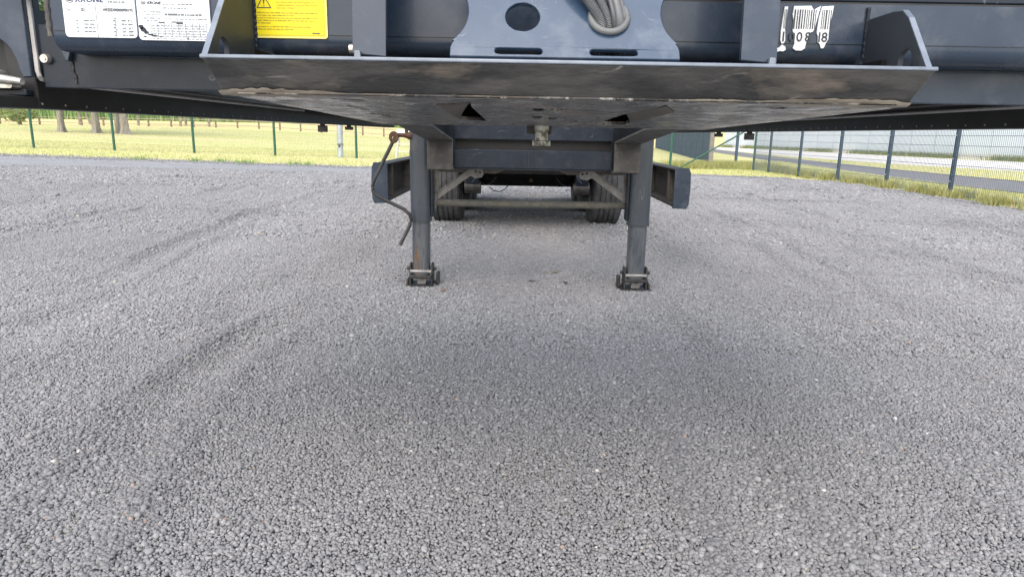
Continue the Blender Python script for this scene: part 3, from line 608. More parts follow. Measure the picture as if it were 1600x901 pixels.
# folded cross member between the main beams
cm = MB().box(-.514, .514, 4.52, 4.54, 1.046, 1.20).build('cross_member', 'paint', TR, bevel=.002)
MB().box(-.514, .514, 4.600, 4.615, .983, 1.046).build('recessed_fold', 'black', cm)
MB().prism([(4.545, .984), (4.52, .980), (4.52, .864), (4.528, .858), (4.60, .858), (4.60, .984)], YZ, -.514, .514).build('lower_fold', 'paint', cm, bevel=.002)
MB().box(-.514, .514, 4.54, 4.6, 1.046, 1.052).build('upper_return', 'paint', cm)
for x, wd in ((-.40, .012), (-.23, .016), (.24, .018), (.40, .012)):
    MB().box(x-wd/2, x+wd/2, 4.516, 4.5195, 1.082, 1.094).build('punched_hole', 'black', cm)
for x in (-.055, -.03): MB().box(x, x+.0015, 4.5175, 4.5195, .862, .978).build('fold_seam', 'brown', cm)
hp = [(-.67, .848), (-.67, .806), (-.26, .800), (-.17, .838), (.17, .838), (.26, .800), (.67, .806), (.67, .848)]
MB().prism(hp, XZ, 5.0, 5.012).build('hanger_plate', 'hanger', TR, bevel=.002)
MB().box(-.68, .68, 4.62, 5.0, .846, .852).build('hanger_flange', 'brown', TR)
# landing legs
def landing_leg(sx, cx, zt, wo, wi):
    Y0 = 4.845; f = lambda u, v, w: (cx+u, Y0+v, w)
    leg = MB().prism(rrect(-wo/2, wo/2, -.07, .07, .045, 6), f, .475, zt).build('landing_leg', 'paint_leg', TR, smooth=True)
    MB().prism(rrect(-wi/2, wi/2, -.058, .058, .036, 6), f, .085, .49).build('inner_tube', 'leg_inner', leg, smooth=True)
    # pivoting foot
    for s in (-1, 1):
        MB().prism([(-.062, .015), (.062, .015), (.05, .15), (.026, .166), (-.026, .166), (-.05, .15)], lambda u, v, w: (w, Y0+u, v), cx+s*.078-.006, cx+s*.078+.006).build('foot_cheek', 'black_dusty', leg, bevel=.002)
        MB().cyl((cx+s*.078, Y0, .125), (cx+s*.106, Y0, .125), .013, 10).build('pivot_pin', 'black_dusty', leg, smooth=True)
    MB().prism([(-.118, -.005), (.118, -.005), (.118, .012), (.105, .016), (-.105, .016), (-.118, .012)], lambda u, v, w: (cx+u, w, v), Y0-.10, Y0+.10).build('foot_plate', 'black_dusty', leg, bevel=.003)
    MB().cyl((cx-.075, Y0-.055, .112), (cx+.075, Y0-.055, .112), .012, 12).build('cross_pin', 'zinc', leg, smooth=True)
    MB().box(cx-.082, cx+.082, Y0-.088, Y0-.05, .066, .088).build('foot_bar', 'black_dusty', leg, bevel=.005)
    MB().prism([(-.03, .016), (.03, .016), (.045, .06), (.01, .052), (-.025, .062)], lambda u, v, w: (cx+u, w, v), Y0-.04, Y0+.03).build('rocker', 'zinc', leg, bevel=.003)
    MB().box(cx-sx*.118-.012, cx-sx*.118+.012, Y0-.03, Y0+.02, .02, .105).build('foot_lever', 'black_dusty', leg, bevel=.006)
    MB().box(cx+sx*.095-.007, cx+sx*.095+.007, Y0-.07, Y0+.06, .018, .055).build('foot_lug', 'black_dusty', leg, bevel=.003)
    ix = cx-sx*(wo/2)
    MB().box(min(ix, ix-sx*.018), max(ix, ix-sx*.018), Y0-.035, Y0+.05, .5, zt-.1).build('leg_rib', 'paint', leg, bevel=.004)
    for zz in (.86, .99):      # mounting bolts on the back plate
        for s in (-1, 1): MB().lathe([(0, .0005), (0, .011), (.009, .011), (.009, .0005)], (cx-sx*(wo/2+.0185)-(.009 if sx > 0 else 0), Y0+.008+s*.028, zz), 'x', 6).build('mounting_bolt', 'zinc', leg)
    MB().prism(rrect(-wo/2-.003, wo/2+.003, -.073, .073, .046, 6), f, .468, .486).build('tube_collar', 'paint_leg', leg, smooth=True)
    return leg
legs = {}
legs[-1] = landing_leg(-1, -.779, 1.095, .142, .124); legs[1] = landing_leg(1, .760, 1.088, .150, .126)
# crank handle on the near leg's gearbox
ck = MB(); pts = [(-.938, 4.74, 1.045), (-.985, 4.735, .95), (-1.082, 4.73, .765), (-1.098, 4.73, .715), (-1.096, 4.73, .685), (-1.07, 4.73, .652), (-1.0, 4.735, .615), (-.885, 4.74, .560), (-.846, 4.742, .525), (-.834, 4.745, .492), (-.842, 4.745, .455), (-.916, 4.74, .308)]
ck.tube(pts, .0125, 12); cko = ck.build('crank_handle', 'crank', legs[-1], smooth=True)
MB().tube([(-.84, 4.80, 1.058), (-.875, 4.78, 1.060), (-.925, 4.75, 1.062)], .014, 10, rf=lambda i: (.030, .015, .014)[i]).build('crank_shaft', 'rust', legs[-1], smooth=True)
fk = MB()
fk.prism([circ(-.945, 1.046, .032, .040, 20)[::-1], circ(-.949, 1.036, .011, .017, 14)], XZ, 4.725, 4.752); fk.build('crank_joint', 'rust', legs[-1], bevel=.005)
MB().tube([(-.865, 4.79, 1.06), (-.868, 4.79, 1.13)], .012, 8).build('crank_hanger', 'rust', legs[-1], smooth=True)
# cross shaft and braces between the legs
MB().tube([(-.70, 4.95, .589), (.69, 4.95, .592)], .0265, 14).build('cross_shaft', 'shaft', TR, smooth=True)
for sx in (-1, 1):
    c = -.003
    vb = MB().prism([(-.655, .83), (-.712, .83), (-.700, .73), (-.715, .655), (-.735, .62), (-.735, .555), (-.678, .550), (-.672, .62), (-.660, .70)][::-1], lambda u, v, w: (sx*(-u)+c, w, v), 4.905, 4.917).build('brace_bracket', 'zinc', TR, bevel=.002)
    for zz, rr, mm in ((.625, .009, 'black'), (.575, .010, 'silver')): MB().cyl((sx*.703+c, 4.9, zz), (sx*.703+c, 4.906, zz), rr, 12).build('bolt_hole' if mm == 'black' else 'bolt_head', mm, vb)
    MB().tube([(sx*.735+c, 4.905, .59), (sx*.775+c, 4.905, .59)], .012, 8, rf=lambda i: (.014, .006)[i]).build('bolt_end', 'silver', vb, smooth=True)
    db = MB().prism([(-.690, .600), (-.690, .655), (-.44, .835), (-.40, .842), (-.348, .835), (-.338, .800), (-.352, .776), (-.40, .768), (-.432, .785)], lambda u, v, w: (sx*(-u)+c, w, v), 4.925, 4.934).build('diagonal_brace', 'zinc', TR, bevel=.002)
    MB().prism([(-.690, .652), (-.690, .658), (-.44, .8385), (-.44, .8355)], lambda u, v, w: (sx*(-u)+c, w, v), 4.905, 4.9245).build('brace_flange', 'zinc', db)
    for u, v in ((-.365, .812), (-.395, .818)): MB().cyl((sx*(-u)+c, 4.92, v), (sx*(-u)+c, 4.926, v), .009, 10).build('bolt_hole', 'black', db)
# side guards behind the legs
for sx in (-1, 1):
    f = lambda u, v, w: (sx*u, w, v)
    sg = MB().prism([(1.085, .853), (1.19, .856), (1.205, .82), (1.21, .70), (1.205, .58), (1.19, .548), (1.082, .552)][::-1], f, 5.22, 5.232).build('side_guard', 'paint_front', TR, bevel=.003)
    MB().box(min(sx*1.185, sx*1.197), max(sx*1.185, sx*1.197), 5.233, 7.7, .556, .848).build('guard_sheet', 'brown', sg)
    for z0, z1 in ((.835, .847), (.557, .580)): MB().box(min(sx*1.095, sx*1.184), max(sx*1.095, sx*1.184), 5.233, 7.7, z0, z1).build('guard_flange', 'brown', sg, bevel=.002)
    for yy in (5.55, 6.5): MB().box(min(sx*1.11, sx*1.184), max(sx*1.11, sx*1.184), yy, yy+.05, .581, .834).build('guard_rib', 'flange', sg, bevel=.003)
    MB().box(min(sx*.62, sx*1.184), max(sx*.62, sx*1.184), 6.9, 6.96, .849, .91).build('guard_arm', 'black', sg)
# axles, hangers and wheels
trd = [(-.175, .30), (-.190, .38), (-.187, .46), (-.168, .508), (-.150, .519)]
for a, b in ((-.150, -.098), (-.086, -.036), (-.024, .024), (.036, .086), (.098, .150)):
    trd += [(a, .508), (a+.002, .5215), ((a+b)/2, .5225), (b-.002, .5215), (b, .508)]
trd += [(.150, .519), (.168, .508), (.187, .46), (.190, .38), (.175, .30)]
first = {}
for ia, ya in enumerate((8.62, 9.93, 11.24)):
    MB().prism(rrect(ya-.075, ya+.075, .455, .605, .03), YZ, -.80, .80).build('axle', 'dark', TR, bevel=.004)
    for sx in (-1, 1):
        if not first:
            wh = bpy.data.objects.new('wheel', None); COL.objects.link(wh); wh.parent = TR; wh.location = (0, 0, 0)
            t = MB().lathe(trd, (0, 0, 0), 'x', 64).build('tyre', 'rubber', wh, smooth=True)
            t.data.set_sharp_from_angle(angle=math.radians(30))
            r = MB().lathe([(-.16, .301), (-.165, .285), (-.10, .27), (.06, .26), (.09, .20), (.09, .11), (.15, .10), (.15, .001)], (0, 0, 0), 'x', 40).build('rim', 'galv', wh, smooth=True)
            first = dict(w=wh, t=t, r=r)
        else:
            wh = bpy.data.objects.new('wheel', None); COL.objects.link(wh); wh.parent = TR
            copy_obj(first['t'], wh); copy_obj(first['r'], wh)
        wh.location = (sx*.968, ya, .518+.003); wh.rotation_euler = (0, 0, math.pi if sx < 0 else 0)
        xx = sx*.605
        hg = MB().prism([(ya-1.02, .86), (ya-1.02, .60), (ya-.98, .52), (ya-.86, .52), (ya-.80, .60), (ya-.78, .86)], YZ, xx-.07, xx+.07).build('axle_hanger', 'paint', TR, bevel=.004)
        MB().cyl((xx-.09, ya-.92, .50), (xx+.09, ya-.92, .50), .075, 16).build('pivot_bush', 'black_dusty', hg, smooth=True)
        MB().prism([(ya-.96, .545), (ya-.96, .47), (ya-.1, .44), (ya+.3, .50), (ya+.3, .58), (ya, .62)], YZ, xx-.04, xx+.04).build('trailing_arm', 'dark', hg, bevel=.004)
        MB().tube([(xx-sx*.06, ya-1.025, .66), (xx-sx*.05, ya-1.035, .62), (xx-sx*.02, ya-1.03, .585), (xx, ya-1.03, .56)], .005, 6).build('brake_hose', 'conduit_dark', hg)
        MB().cyl((sx*.46, ya+.10, .55), (sx*.46, ya+.34, .55), .085, 16).build('brake_chamber', 'black_dusty', TR, smooth=True)
for yy, zb in ((7.55, .66), (8.62, .60), (9.3, .60), (10.6, .60)):
    MB().box(-.515, .515, yy, yy+.05, zb, 1.12).build('rear_cross_member', 'dark', TR)
MB().tube([(-.45, 8.05, .72), (.45, 8.05, .72)], .13, 24).build('air_tank', 'dark', TR, smooth=True)
MB().tube([(-.45, 8.3, .46), (-.40, 8.28, .42), (-.33, 8.27, .405), (-.26, 8.28, .43), (-.22, 8.3, .48)], .006, 6).build('brake_hose', 'black', TR)
MB().prism([(-.03, .51), (.03, .51), (0, .565)], lambda u, v, w: (u+.06, w, v), 8.535, 8.5445).build('triangle_reflector', 'amber', TR)
dk = MB().box(-.97, .97, 7.3, 9.9, 1.135, 1.150).build('added_shade_slab', 'dark', TR)  # slab added over the axles to darken the ground between the tyres
for k in range(4):      # air lines and cables slung under the rear frame
    xx = -.30+.2*k; MB().tube([(xx, 7.6+.05*k, .80), (xx+.03, 7.9, .70-.02*k), (xx+.01, 8.3, .66), (xx-.05, 8.55, .62)], .008, 6).build('air_line', 'black', TR, smooth=True)
for sx in (-1, 1):
    MB().tube([(sx*.34, 8.52, .60), (sx*.42, 8.46, .50), (sx*.50, 8.42, .47), (sx*.58, 8.45, .52), (sx*.66, 8.5, .60)], .007, 6).build('brake_hose', 'conduit_dark', TR, smooth=True)
    MB().cyl((sx*.70, 8.62, .53), (sx*.78, 8.62, .53), .20, 24).build('brake_drum', 'dark', TR, smooth=True)
for sx in (-1, 1):      # mud flaps-width wings over the axles
    MB().box(sx*.97-.21, sx*.97+.21, 7.95, 12.0, 1.10, 1.115).build('wing', 'dark', TR)

# ------------------------------------------------------------------ writing on the trailer
_TX = {}
def text_pts(s, size, shear=0, bold=0):
    cu = bpy.data.curves.new('t', 'FONT'); cu.body = s; cu.size = size; cu.shear = shear; cu.offset = bold; cu.resolution_u = 2
    o = bpy.data.objects.new('t', cu); COL.objects.link(o); dg = bpy.context.evaluated_depsgraph_get()
    me = bpy.data.meshes.new_from_object(o.evaluated_get(dg)); vs = [(v.co.x, v.co.y) for v in me.vertices]; fs = [tuple(p.vertices) for p in me.polygons]
    bpy.data.objects.remove(o); bpy.data.curves.remove(cu); bpy.data.meshes.remove(me); return vs, fs
BY = 1.4965      # face the labels sit on
def put_text(mb, s, x, z, size, width=None, shear=0, bold=0, dy=-.0012):
    vs, fs = text_pts(s, size, shear, bold)
    if not vs: return
    k = 1
    if width: k = width/max(v[0] for v in vs)
    mb.add([(x+v[0]*k, BY+dy, z+v[1]) for v in vs], fs)
def bar(mb, x0, x1, z0, z1, dy=-.0012): mb.add([(x0, BY+dy, z0), (x1, BY+dy, z0), (x1, BY+dy, z1), (x0, BY+dy, z1)], [(0, 1, 2, 3)])
def frame(mb, x0, x1, z0, z1, t=.0006):
    bar(mb, x0, x1, z0, z0+t); bar(mb, x0, x1, z1-t, z1); bar(mb, x0, x0+t, z0, z1); bar(mb, x1-t, x1, z0, z1)
def emblem(mb, x, z, r):      # ring with a small crown
    n = 20
    for k in range(n):
        a, b = 2*math.pi*k/n, 2*math.pi*(k+1)/n
        mb.add([(x+q*math.cos(t), BY-.0012, z+q*.72*math.sin(t)) for t, q in ((a, r), (b, r), (b, r*.8), (a, r*.8))], [(0, 1, 2, 3)])
    mb.add([(x-.5*r, BY-.0012, z-.3*r), (x+.5*r, BY-.0012, z-.3*r), (x+.6*r, BY-.0012, z+.35*r), (x+.25*r, BY-.0012, z), (x, BY-.0012, z+.45*r), (x-.25*r, BY-.0012, z), (x-.6*r, BY-.0012, z+.35*r)], [(0, 1, 2, 3, 4, 5, 6)])
def scribble(mb, x0, x1, z, h, rnd):      # print too small to read: uneven word-length strokes
    x = x0
    while x < x1-.002:
        L = rnd.uniform(.003, .011); e = min(x+L, x1); bar(mb, x, e, z, z+h*rnd.uniform(.6, 1)); x = e+rnd.uniform(.0012, .002)
rn = random.Random(3)
# first data plate
dp = MB().prism(rrect(-1.040, -.890, 1.2615, 1.372, .008), XZ, BY-.0006, BY+.0034).build('data_plate', 'label_white', TR)
t = MB(); put_text(t, 'KRONE', -1.013, 1.3305, .0135, .062, .28, .0004); t.build('brand_lettering', 'ink_blue', dp)
t = MB(); emblem(t, -1.024, 1.3345, .0085); put_text(t, 'SD', -1.003, 1.3130, .0075, None, 0, .0002); put_text(t, 'Typ', -1.034, 1.3135, .006)
put_text(t, 'WKESD000000900191', -.957, 1.3130, .0085, .061, 0, .0003); t.build('lettering', 'ink', dp)
t = MB(); frame(t, -1.023, -.977, 1.3105, 1.3205); frame(t, -1.033, -.976, 1.3005, 1.3085); bar(t, -.9722, -.9712, 1.2615, 1.372)
frame(t, -.969, -.895, 1.3095, 1.3225); frame(t, -.969, -.895, 1.325, 1.339); frame(t, -.969, -.895, 1.341, 1.352)
scribble(t, -.985+.01-.02, -.98, 1.3255, .0012, rn); scribble(t, -.945, -.91, 1.330, .003, rn)
for i in range(5):
    z = 1.299-i*.0072; bar(t, -.967, -.893, z, z+.0006); scribble(t, -.907, -.897, z-.005, .003, rn); scribble(t, -.938, -.934, z-.005, .003, rn); scribble(t, -.92, -.910, z-.005, .003, rn)
bar(t, -.9335, -.9325, 1.2625, 1.3065)
for i in range(4):
    z = 1.2935-i*.0072; scribble(t, -1.015, -1.011, z, .003, rn); scribble(t, -.999, -.976, z, .0028, rn); bar(t, -1.013, -.976, z-.0022, z-.0017)
scribble(t, -1.01, -.975, 1.2635, .0008, rn); t.build('ruled_print', 'ink_grey', dp)
# second data plate
dp2 = MB().prism(rrect(-.886, -.735, 1.258, 1.372, .008), XZ, BY-.0006, BY+.0034).build('data_plate', 'label_white', TR)
t = MB(); put_text(t, 'KRONE', -.864, 1.3283, .0075, .030, .28, .0003); emblem(t, -.8715, 1.3308, .0052); bar(t, -.843, -.831, 1.292, 1.2945); bar(t, -.806, -.792, 1.2905, 1.2925)
t.build('brand_lettering', 'ink', dp2)
t = MB(); scribble(t, -.832, -.808, 1.328, .002, rn); scribble(t, -.800, -.770, 1.328, .0025, rn); scribble(t, -.832, -.78, 1.3205, .002, rn)
for z, x1 in ((1.3125, -.835), (1.3005, -.838)): scribble(t, -.873, x1, z, .0018, rn); scribble(t, -.868, x1-.004, z-.0045, .0014, rn)
for k in range(9): bar(t, -.829+k*.0085, -.8285+k*.0085, 1.3035, 1.3155)
scribble(t, -.828, -.752, 1.307, .004, rn); scribble(t, -.828, -.742, 1.2995, .0016, rn); bar(t, -.815, -.792, 1.293, 1.2955)
for i in range(6):
    z = 1.290-i*.0052; bar(t, -.860, -.742, z, z+.0004); scribble(t, -.858, -.745, z-.0036, .0014, rn)
for k in range(9): bar(t, -.860+k*.0145, -.8594+k*.0145, 1.264, 1.2955)
t.build('ruled_print', 'ink_grey', dp2)
st = MB(); rs = random.Random(8)      # peeled, dirty corner of the second plate
for (x, z, a, b) in ((-.880, 1.284, .006, .005), (-.876, 1.279, .007, .004), (-.870, 1.273, .006, .003), (-.862, 1.269, .007, .002), (-.852, 1.2665, .008, .0015), (-.874, 1.265, .004, .0012), (-.784, 1.262, .0015, .003), (-.84, 1.2645, .003, .001)):
    st.add([(x+a*rs.uniform(.7, 1.2)*math.cos(q), BY-.0014, z+b*rs.uniform(.6, 1.3)*math.sin(q)) for q in [2*math.pi*k/11 for k in range(11)]], [tuple(range(11))])
tag(st.build('peeled_patch', 'paint', dp2), kind='stuff')
# yellow warning sticker
ys_ = MB().prism(rrect(-.648, -.492, 1.2665, 1.40, .006), XZ, BY-.0002, BY+.0034).build('warning_sticker', 'label_yellow_rim', TR)
MB().prism(rrect(-.6435, -.4965, 1.2705, 1.3965, .004), XZ, BY-.0006, BY+.003).build('yellow_field', 'label_yellow', ys_)
t = MB()
def tri(mb, cx, z0, wd, h, th):
    P = [(-wd/2, 0), (wd/2, 0), (0, h)]; Q = [(-wd/2+th*1.7, th), (wd/2-th*1.7, th), (0, h-th*2.1)]
    mb.add([(cx+p[0], BY-.0012, z0+p[1]) for p in P+Q], [(0, 1, 4, 3), (1, 2, 5, 4), (2, 0, 3, 5)])
tri(t, -.6215, 1.3245, .031, .028, .0017)
t.add([(-.6232, BY-.0012, 1.3425), (-.6198, BY-.0012, 1.3425), (-.6208, BY-.0012, 1.3318), (-.6222, BY-.0012, 1.3318)], [(0, 1, 2, 3)]); bar(t, -.6224, -.6206, 1.3278, 1.3300)
put_text(t, 'KRONE', -.524, 1.2755, .0032, .016, .25, .0002); t.build('warning_symbol', 'ink', ys_)
t = MB(); put_text(t, 'WARNUNG!', -.5955, 1.3425, .0058, .024, 0, .0002); bar(t, -.5955, -.5715, 1.3410, 1.3415)
put_text(t, 'Die Nachstellung des Bremssystems ist', -.5955, 1.3350, .0052, .079); put_text(t, 'sorgfältig auszuführen, entspricht dem neuesten', -.5955, 1.3295, .0052, .084); put_text(t, 'Stand der Technik.', -.5955, 1.3240, .0052, .036)
for z, x1 in ((1.3150, -.512), (1.3100, -.56), (1.3050, -.512), (1.3000, -.518), (1.2950, -.610), (1.2880, -.525), (1.2830, -.56)): scribble(t, -.637, x1, z, .0017, rn)
frame(t, -.642, -.498, 1.2722, 1.395, .0005); t.build('faded_lettering', 'ink_ochre', ys_)
# torn bar-code label
SX = lambda x: .444+(x-.444)*1.27
SZ = lambda z: 1.346+(z-1.346)*1.17
def torn(name, pts, parent=None): return MB().prism([(SX(p[0]), SZ(p[1])) for p in pts], XZ, BY-.0004, BY+.0034).build(name, 'label_white', parent or TR)
x0 = .4450
bc = torn('torn_label', [(.4475, 1.345), (.4530, 1.345), (.4525, 1.334), (.4515, 1.308), (.4525, 1.300), (.4535, 1.289), (.4515, 1.284), (.4480, 1.2835), (.4455, 1.289), (.4450, 1.305), (.4462, 1.325)])
torn('label_scrap', [(.440, 1.275), (.4455, 1.2775), (.449, 1.282), (.4545, 1.2785), (.4560, 1.2735), (.4525, 1.2705), (.446, 1.271), (.4415, 1.2695)], bc)
torn('label_scrap', [(.4625, 1.346), (.4900, 1.347), (.4945, 1.340), (.5055, 1.347), (.5035, 1.337), (.5010, 1.322), (.4990, 1.309), (.4965, 1.304), (.4905, 1.302), (.4900, 1.294), (.4880, 1.288), (.4865, 1.276), (.4815, 1.2725), (.4720, 1.2725), (.4670, 1.276), (.4690, 1.283), (.4685, 1.293), (.4655, 1.299), (.4640, 1.306), (.4640, 1.322), (.4615, 1.331)], bc)
torn('label_scrap', [(.5075, 1.346), (.5260, 1.3475), (.5250, 1.333), (.5230, 1.316), (.5225, 1.300), (.5230, 1.292), (.5200, 1.286), (.5170, 1.277), (.5125, 1.277), (.5100, 1.284), (.5065, 1.287), (.5060, 1.296), (.5035, 1.302), (.5035, 1.312), (.5045, 1.328)], bc)
t = MB(); rb = random.Random(12); x = .4638
while x < .523:
    wd = rb.choice((.0012, .0012, .0018, .0024))
    if not (.4985 < x < .5055): bar(t, SX(x), SX(x+wd), SZ(1.3085), SZ(1.3405))
    x += wd+rb.choice((.0018, .0022))
for x in (.4478, .4497, .4512): bar(t, SX(x), SX(x+.0008), SZ(1.3085), SZ(1.3405))
for ch, x in (('1', .4445), ('0', .4625), ('0', .4775), ('8', .4950), ('1', .5185), ('8', .5290)): put_text(t, ch, x, SZ(1.2875), .0270, None, 0, .0003)
t.build('barcode_print', 'ink', bc)

# ------------------------------------------------------------------ fences
def wire_panel(p0, p1, h, z0, z1, pitch, r, hor, name, material, parent, hr=None):
    mb = MB(); p0 = Vector((p0[0], p0[1], 0)); p1 = Vector((p1[0], p1[1], 0)); d = (p1-p0); L = d.length; d.normalize(); nrm = Vector((-d.y, d.x, 0))
    n = int(L/pitch)
    def rod(a, b, up):
        s = nrm; q = d if up else Vector((0, 0, 1)); rr = r if up else (hr or r)
        c = [s*rr, q*rr, -s*rr, -q*rr]; mb.add([a+k for k in c]+[b+k for k in c], [(i, (i+1) % 4, 4+(i+1) % 4, 4+i) for i in range(4)])
    for i in range(1, n):
        t = i*pitch/L; z = z0+(z1-z0)*t; a = p0+d*(i*pitch); rod(a+Vector((0, 0, z+.04)), a+Vector((0, 0, z+h)), True)
    for k in range(hor+1):
        zz = .06+k*(h-.08)/hor
        for o in (-.007, .007): rod(p0+nrm*o+Vector((0, 0, z0+zz)), p1+nrm*o+Vector((0, 0, z1+zz)), False)
    o = mb.build(name, material, parent); o['kind'] = 'stuff'; return o
# green fence across the far end
gf = thing('wire_fence', 'green wire mesh fence on round green posts along the hay field', 'fence', (-17.3, 24.5, 0))
gx = [-23.1, -20.2, -17.30, -14.43, -11.60, -8.73, -5.85, -3.1, -.4, 2.4, 5.22, 8.15]
inv = Matrix.Translation((17.3, -24.5, 0))
for i, x in enumerate(gx):
    z = float(terrain(x, 24.5)); pp = MB().cyl((x, 24.5, z-.1), (x, 24.5, z+2.05), .042, 12).build('post', 'green_post', gf, smooth=True); pp.matrix_parent_inverse = inv
    if i < len(gx)-1:
        q = wire_panel((x, 24.5), (gx[i+1], 24.5), 2.0, z, float(terrain(gx[i+1], 24.5)), .05, .0013, 10, 'wire_mesh', 'green_wire', gf); q.matrix_parent_inverse = inv
q = MB().cyl((5.5, 24.45, .0), (8.1, 24.45, 1.55), .028, 10).build('diagonal_brace', 'green_post', gf, smooth=True); q.matrix_parent_inverse = inv
# dark blue fence along the path
bf = thing('mesh_fence', 'dark blue double rod mesh fence between the yard and the asphalt path', 'fence', (8.6, 14, 0)); inv2 = Matrix.Translation((-8.6, -14, 0))
fp = [(8.72, 9.2), (8.68, 11.6), (8.62, 14.0), (8.63, 16.5), (8.52, 18.8), (8.30, 20.9), (8.18, 23.1), (8.15, 24.5)]
for i, (x, y) in enumerate(fp):
    if i < len(fp)-1:
        pp = MB().box(x-.03, x+.03, y-.045, y+.045, -.1, 2.1).build('post', 'blue_post', bf, bevel=.006); pp.matrix_parent_inverse = inv2
        for zz in (.3, .75, 1.2, 1.65): c_ = MB().box(x-.036, x-.03, y-.03, y+.03, zz, zz+.03).build('clamp', 'galv', pp)
        q = wire_panel((x-.05, y), (fp[i+1][0]-.05, fp[i+1][1]), 2.0, 0, 0, .05, .0042, 10, 'wire_mesh', 'wire', bf, hr=.0045); q.matrix_parent_inverse = inv2
# slate blue privacy screen and grey posts continuing behind
ps = thing('privacy_screen', 'slate blue privacy screen fence receding behind the yard corner', 'fence', (8.2, 30.6, 0)); inv3 = Matrix.Translation((-8.2, -30.6, 0))
for k in range(16):
    a = Vector((8.22+.142*k*2.5*.93, 30.6+2.5*k*.99, 0)); b2_ = Vector((8.22+.142*(k+1)*2.5*.93, 30.6+2.5*(k+1)*.99, 0))
    m_ = MB(); za = float(terrain(a.x, a.y)); m_.add([(a.x, a.y+.03, za+.02), (b2_.x, b2_.y-.03, za+.02), (b2_.x, b2_.y-.03, za+2.4), (a.x, a.y+.03, za+2.4), (a.x+.04, a.y+.03, za+.02), (b2_.x+.04, b2_.y-.03, za+.02), (b2_.x+.04, b2_.y-.03, za+2.4), (a.x+.04, a.y+.03, za+2.4)],
            [(0, 1, 2, 3), (7, 6, 5, 4), (0, 4, 5, 1), (3, 2, 6, 7), (0, 3, 7, 4), (1, 5, 6, 2)])
    q = m_.build('screen_panel', 'screen', ps); q.matrix_parent_inverse = inv3
    q = (MB().box(a.x-.02, a.x+.16, a.y-.1, a.y+.025, -.1, 2.5) if k == 0 else MB().box(a.x+.045, a.x+.12, a.y-.05, a.y+.03, -.1, 2.5)).build('post', 'screen_post' if k == 0 else 'blue_post', ps); q.matrix_parent_inverse = inv3
sp = thing('fence_post', 'lone slate grey post standing outside the yard corner by the path', 'post', (9.0, 29.3, 0))
MB().box(-.05, .05, -.05, .05, -.1, 2.2).build('shaft', 'blue_post', sp, bevel=.006); MB().box(-.06, .06, -.06, .06, 2.2, 2.22).build('cap', 'black', sp)
# timber post and rail fence in the field
rf = thing('post_and_rail_fence', 'low timber post and rail fence across the hay field', 'fence', (-30, 62, 1.2)); inv4 = Matrix.Translation((30, -62, -1.2))
px_ = [-52+1.9*k for k in range(32)]
for i, x in enumerate(px_):
    y = 62+.6*math.sin(x*.2); z = float(terrain(x, y)); q = MB().box(x-.06, x+.06, y-.06, y+.06, z-.2, z+.78).build('post', 'wood', rf); q.matrix_parent_inverse = inv4
    if i < len(px_)-1:
        x2 = px_[i+1]; y2 = 62+.6*math.sin(x2*.2); z2 = float(terrain(x2, y2))
        for hgt in (.22, .66):
            q = MB().tube([(x, y-.09, z+hgt), (x2, y2-.09, z2+hgt)], .032, 6).build('rail', 'rail_wood', rf); q.matrix_parent_inverse = inv4
# galvanised pipe, ladder and boards in the meadow
gp = thing('pipe_post', 'thick galvanised pipe standing behind the green fence', 'post', (-6.48, 24.75, float(terrain(-6.5, 24.75))))
MB().cyl((0, 0, -.1), (0, 0, 2.6), .10, 20).build('pipe', 'galv', gp, smooth=True); MB().lathe([(.42, .101), (.42, .112), (.50, .112), (.50, .101)], (0, 0, 0), 'z', 20).build('clamp_band', 'zinc', gp); MB().box(-.03, .03, -.125, -.1, .36, .46).build('clamp_tag', 'black_dusty', gp)
ld = thing('step_ladder', 'small aluminium step ladder standing in the grass behind the landing leg', 'ladder', (-4.3, 25.6, float(terrain(-4.3, 25.6))))
for x in (-.32, .32):
    MB().tube([(x, -.2, 0), (x*.8, .08, .78)], .018, 8).build('leg', 'alu', ld, smooth=True); MB().tube([(x*1.1, .36, 0), (x*.8, .08, .78)], .018, 8).build('leg', 'alu', ld, smooth=True)
for k in range(2): MB().box(-.3, .3, -.16+.1*k, -.08+.1*k, .24+.26*k, .265+.26*k).build('step', 'alu', ld)
MB().box(-.28, .28, -.02, .2, .78, .80).build('top_step', 'black_dusty', ld)
def board(x, y, wd, name, label, zz):
    b = thing(name, label, 'sign', (x, y, float(terrain(x, y))))
    MB().box(-wd/2, wd/2, -.02, .02, zz, zz+.42).build('panel', 'pale_wall', b)
    for s in (-1, 1): MB().box(s*wd*.35-.03, s*wd*.35+.03, .021, .07, -.1, zz+.42).build('post', 'rail_wood', b)
board(-8.6, 55, .9, 'field_sign', 'small pale board on two posts beside the timber rail fence', .75)
board(-6.7, 40, .9, 'field_sign', 'small pale board right behind the rusty crank joint', .55)

# ------------------------------------------------------------------ pale building across the road
wb = thing('warehouse', 'long pale blue clad warehouse beyond the concrete road', 'building', (28.5, 55, 0)); inv5 = Matrix.Translation((-28.5, -55, 0))
A, B = Vector((33.6, 26, 0)), Vector((25.0, 86, 0)); dv = (B-A); Lw = dv.length; dv.normalize(); nw = Vector((dv.y, -dv.x, 0))
if nw.x < 0: nw = -nw
def wq(a, b, z0, z1, off0, off1, name, m, par):
    P = [A+dv*a+nw*off0, A+dv*b+nw*off0, A+dv*b+nw*off1, A+dv*a+nw*off1]; mb = MB()
    mb.add([(p.x, p.y, z0) for p in P]+[(p.x, p.y, z1) for p in P], [(0, 1, 2, 3), (7, 6, 5, 4), (0, 4, 5, 1), (1, 5, 6, 2), (2, 6, 7, 3), (3, 7, 4, 0)])
    o = mb.build(name, m, par); o.matrix_parent_inverse = inv5; return o
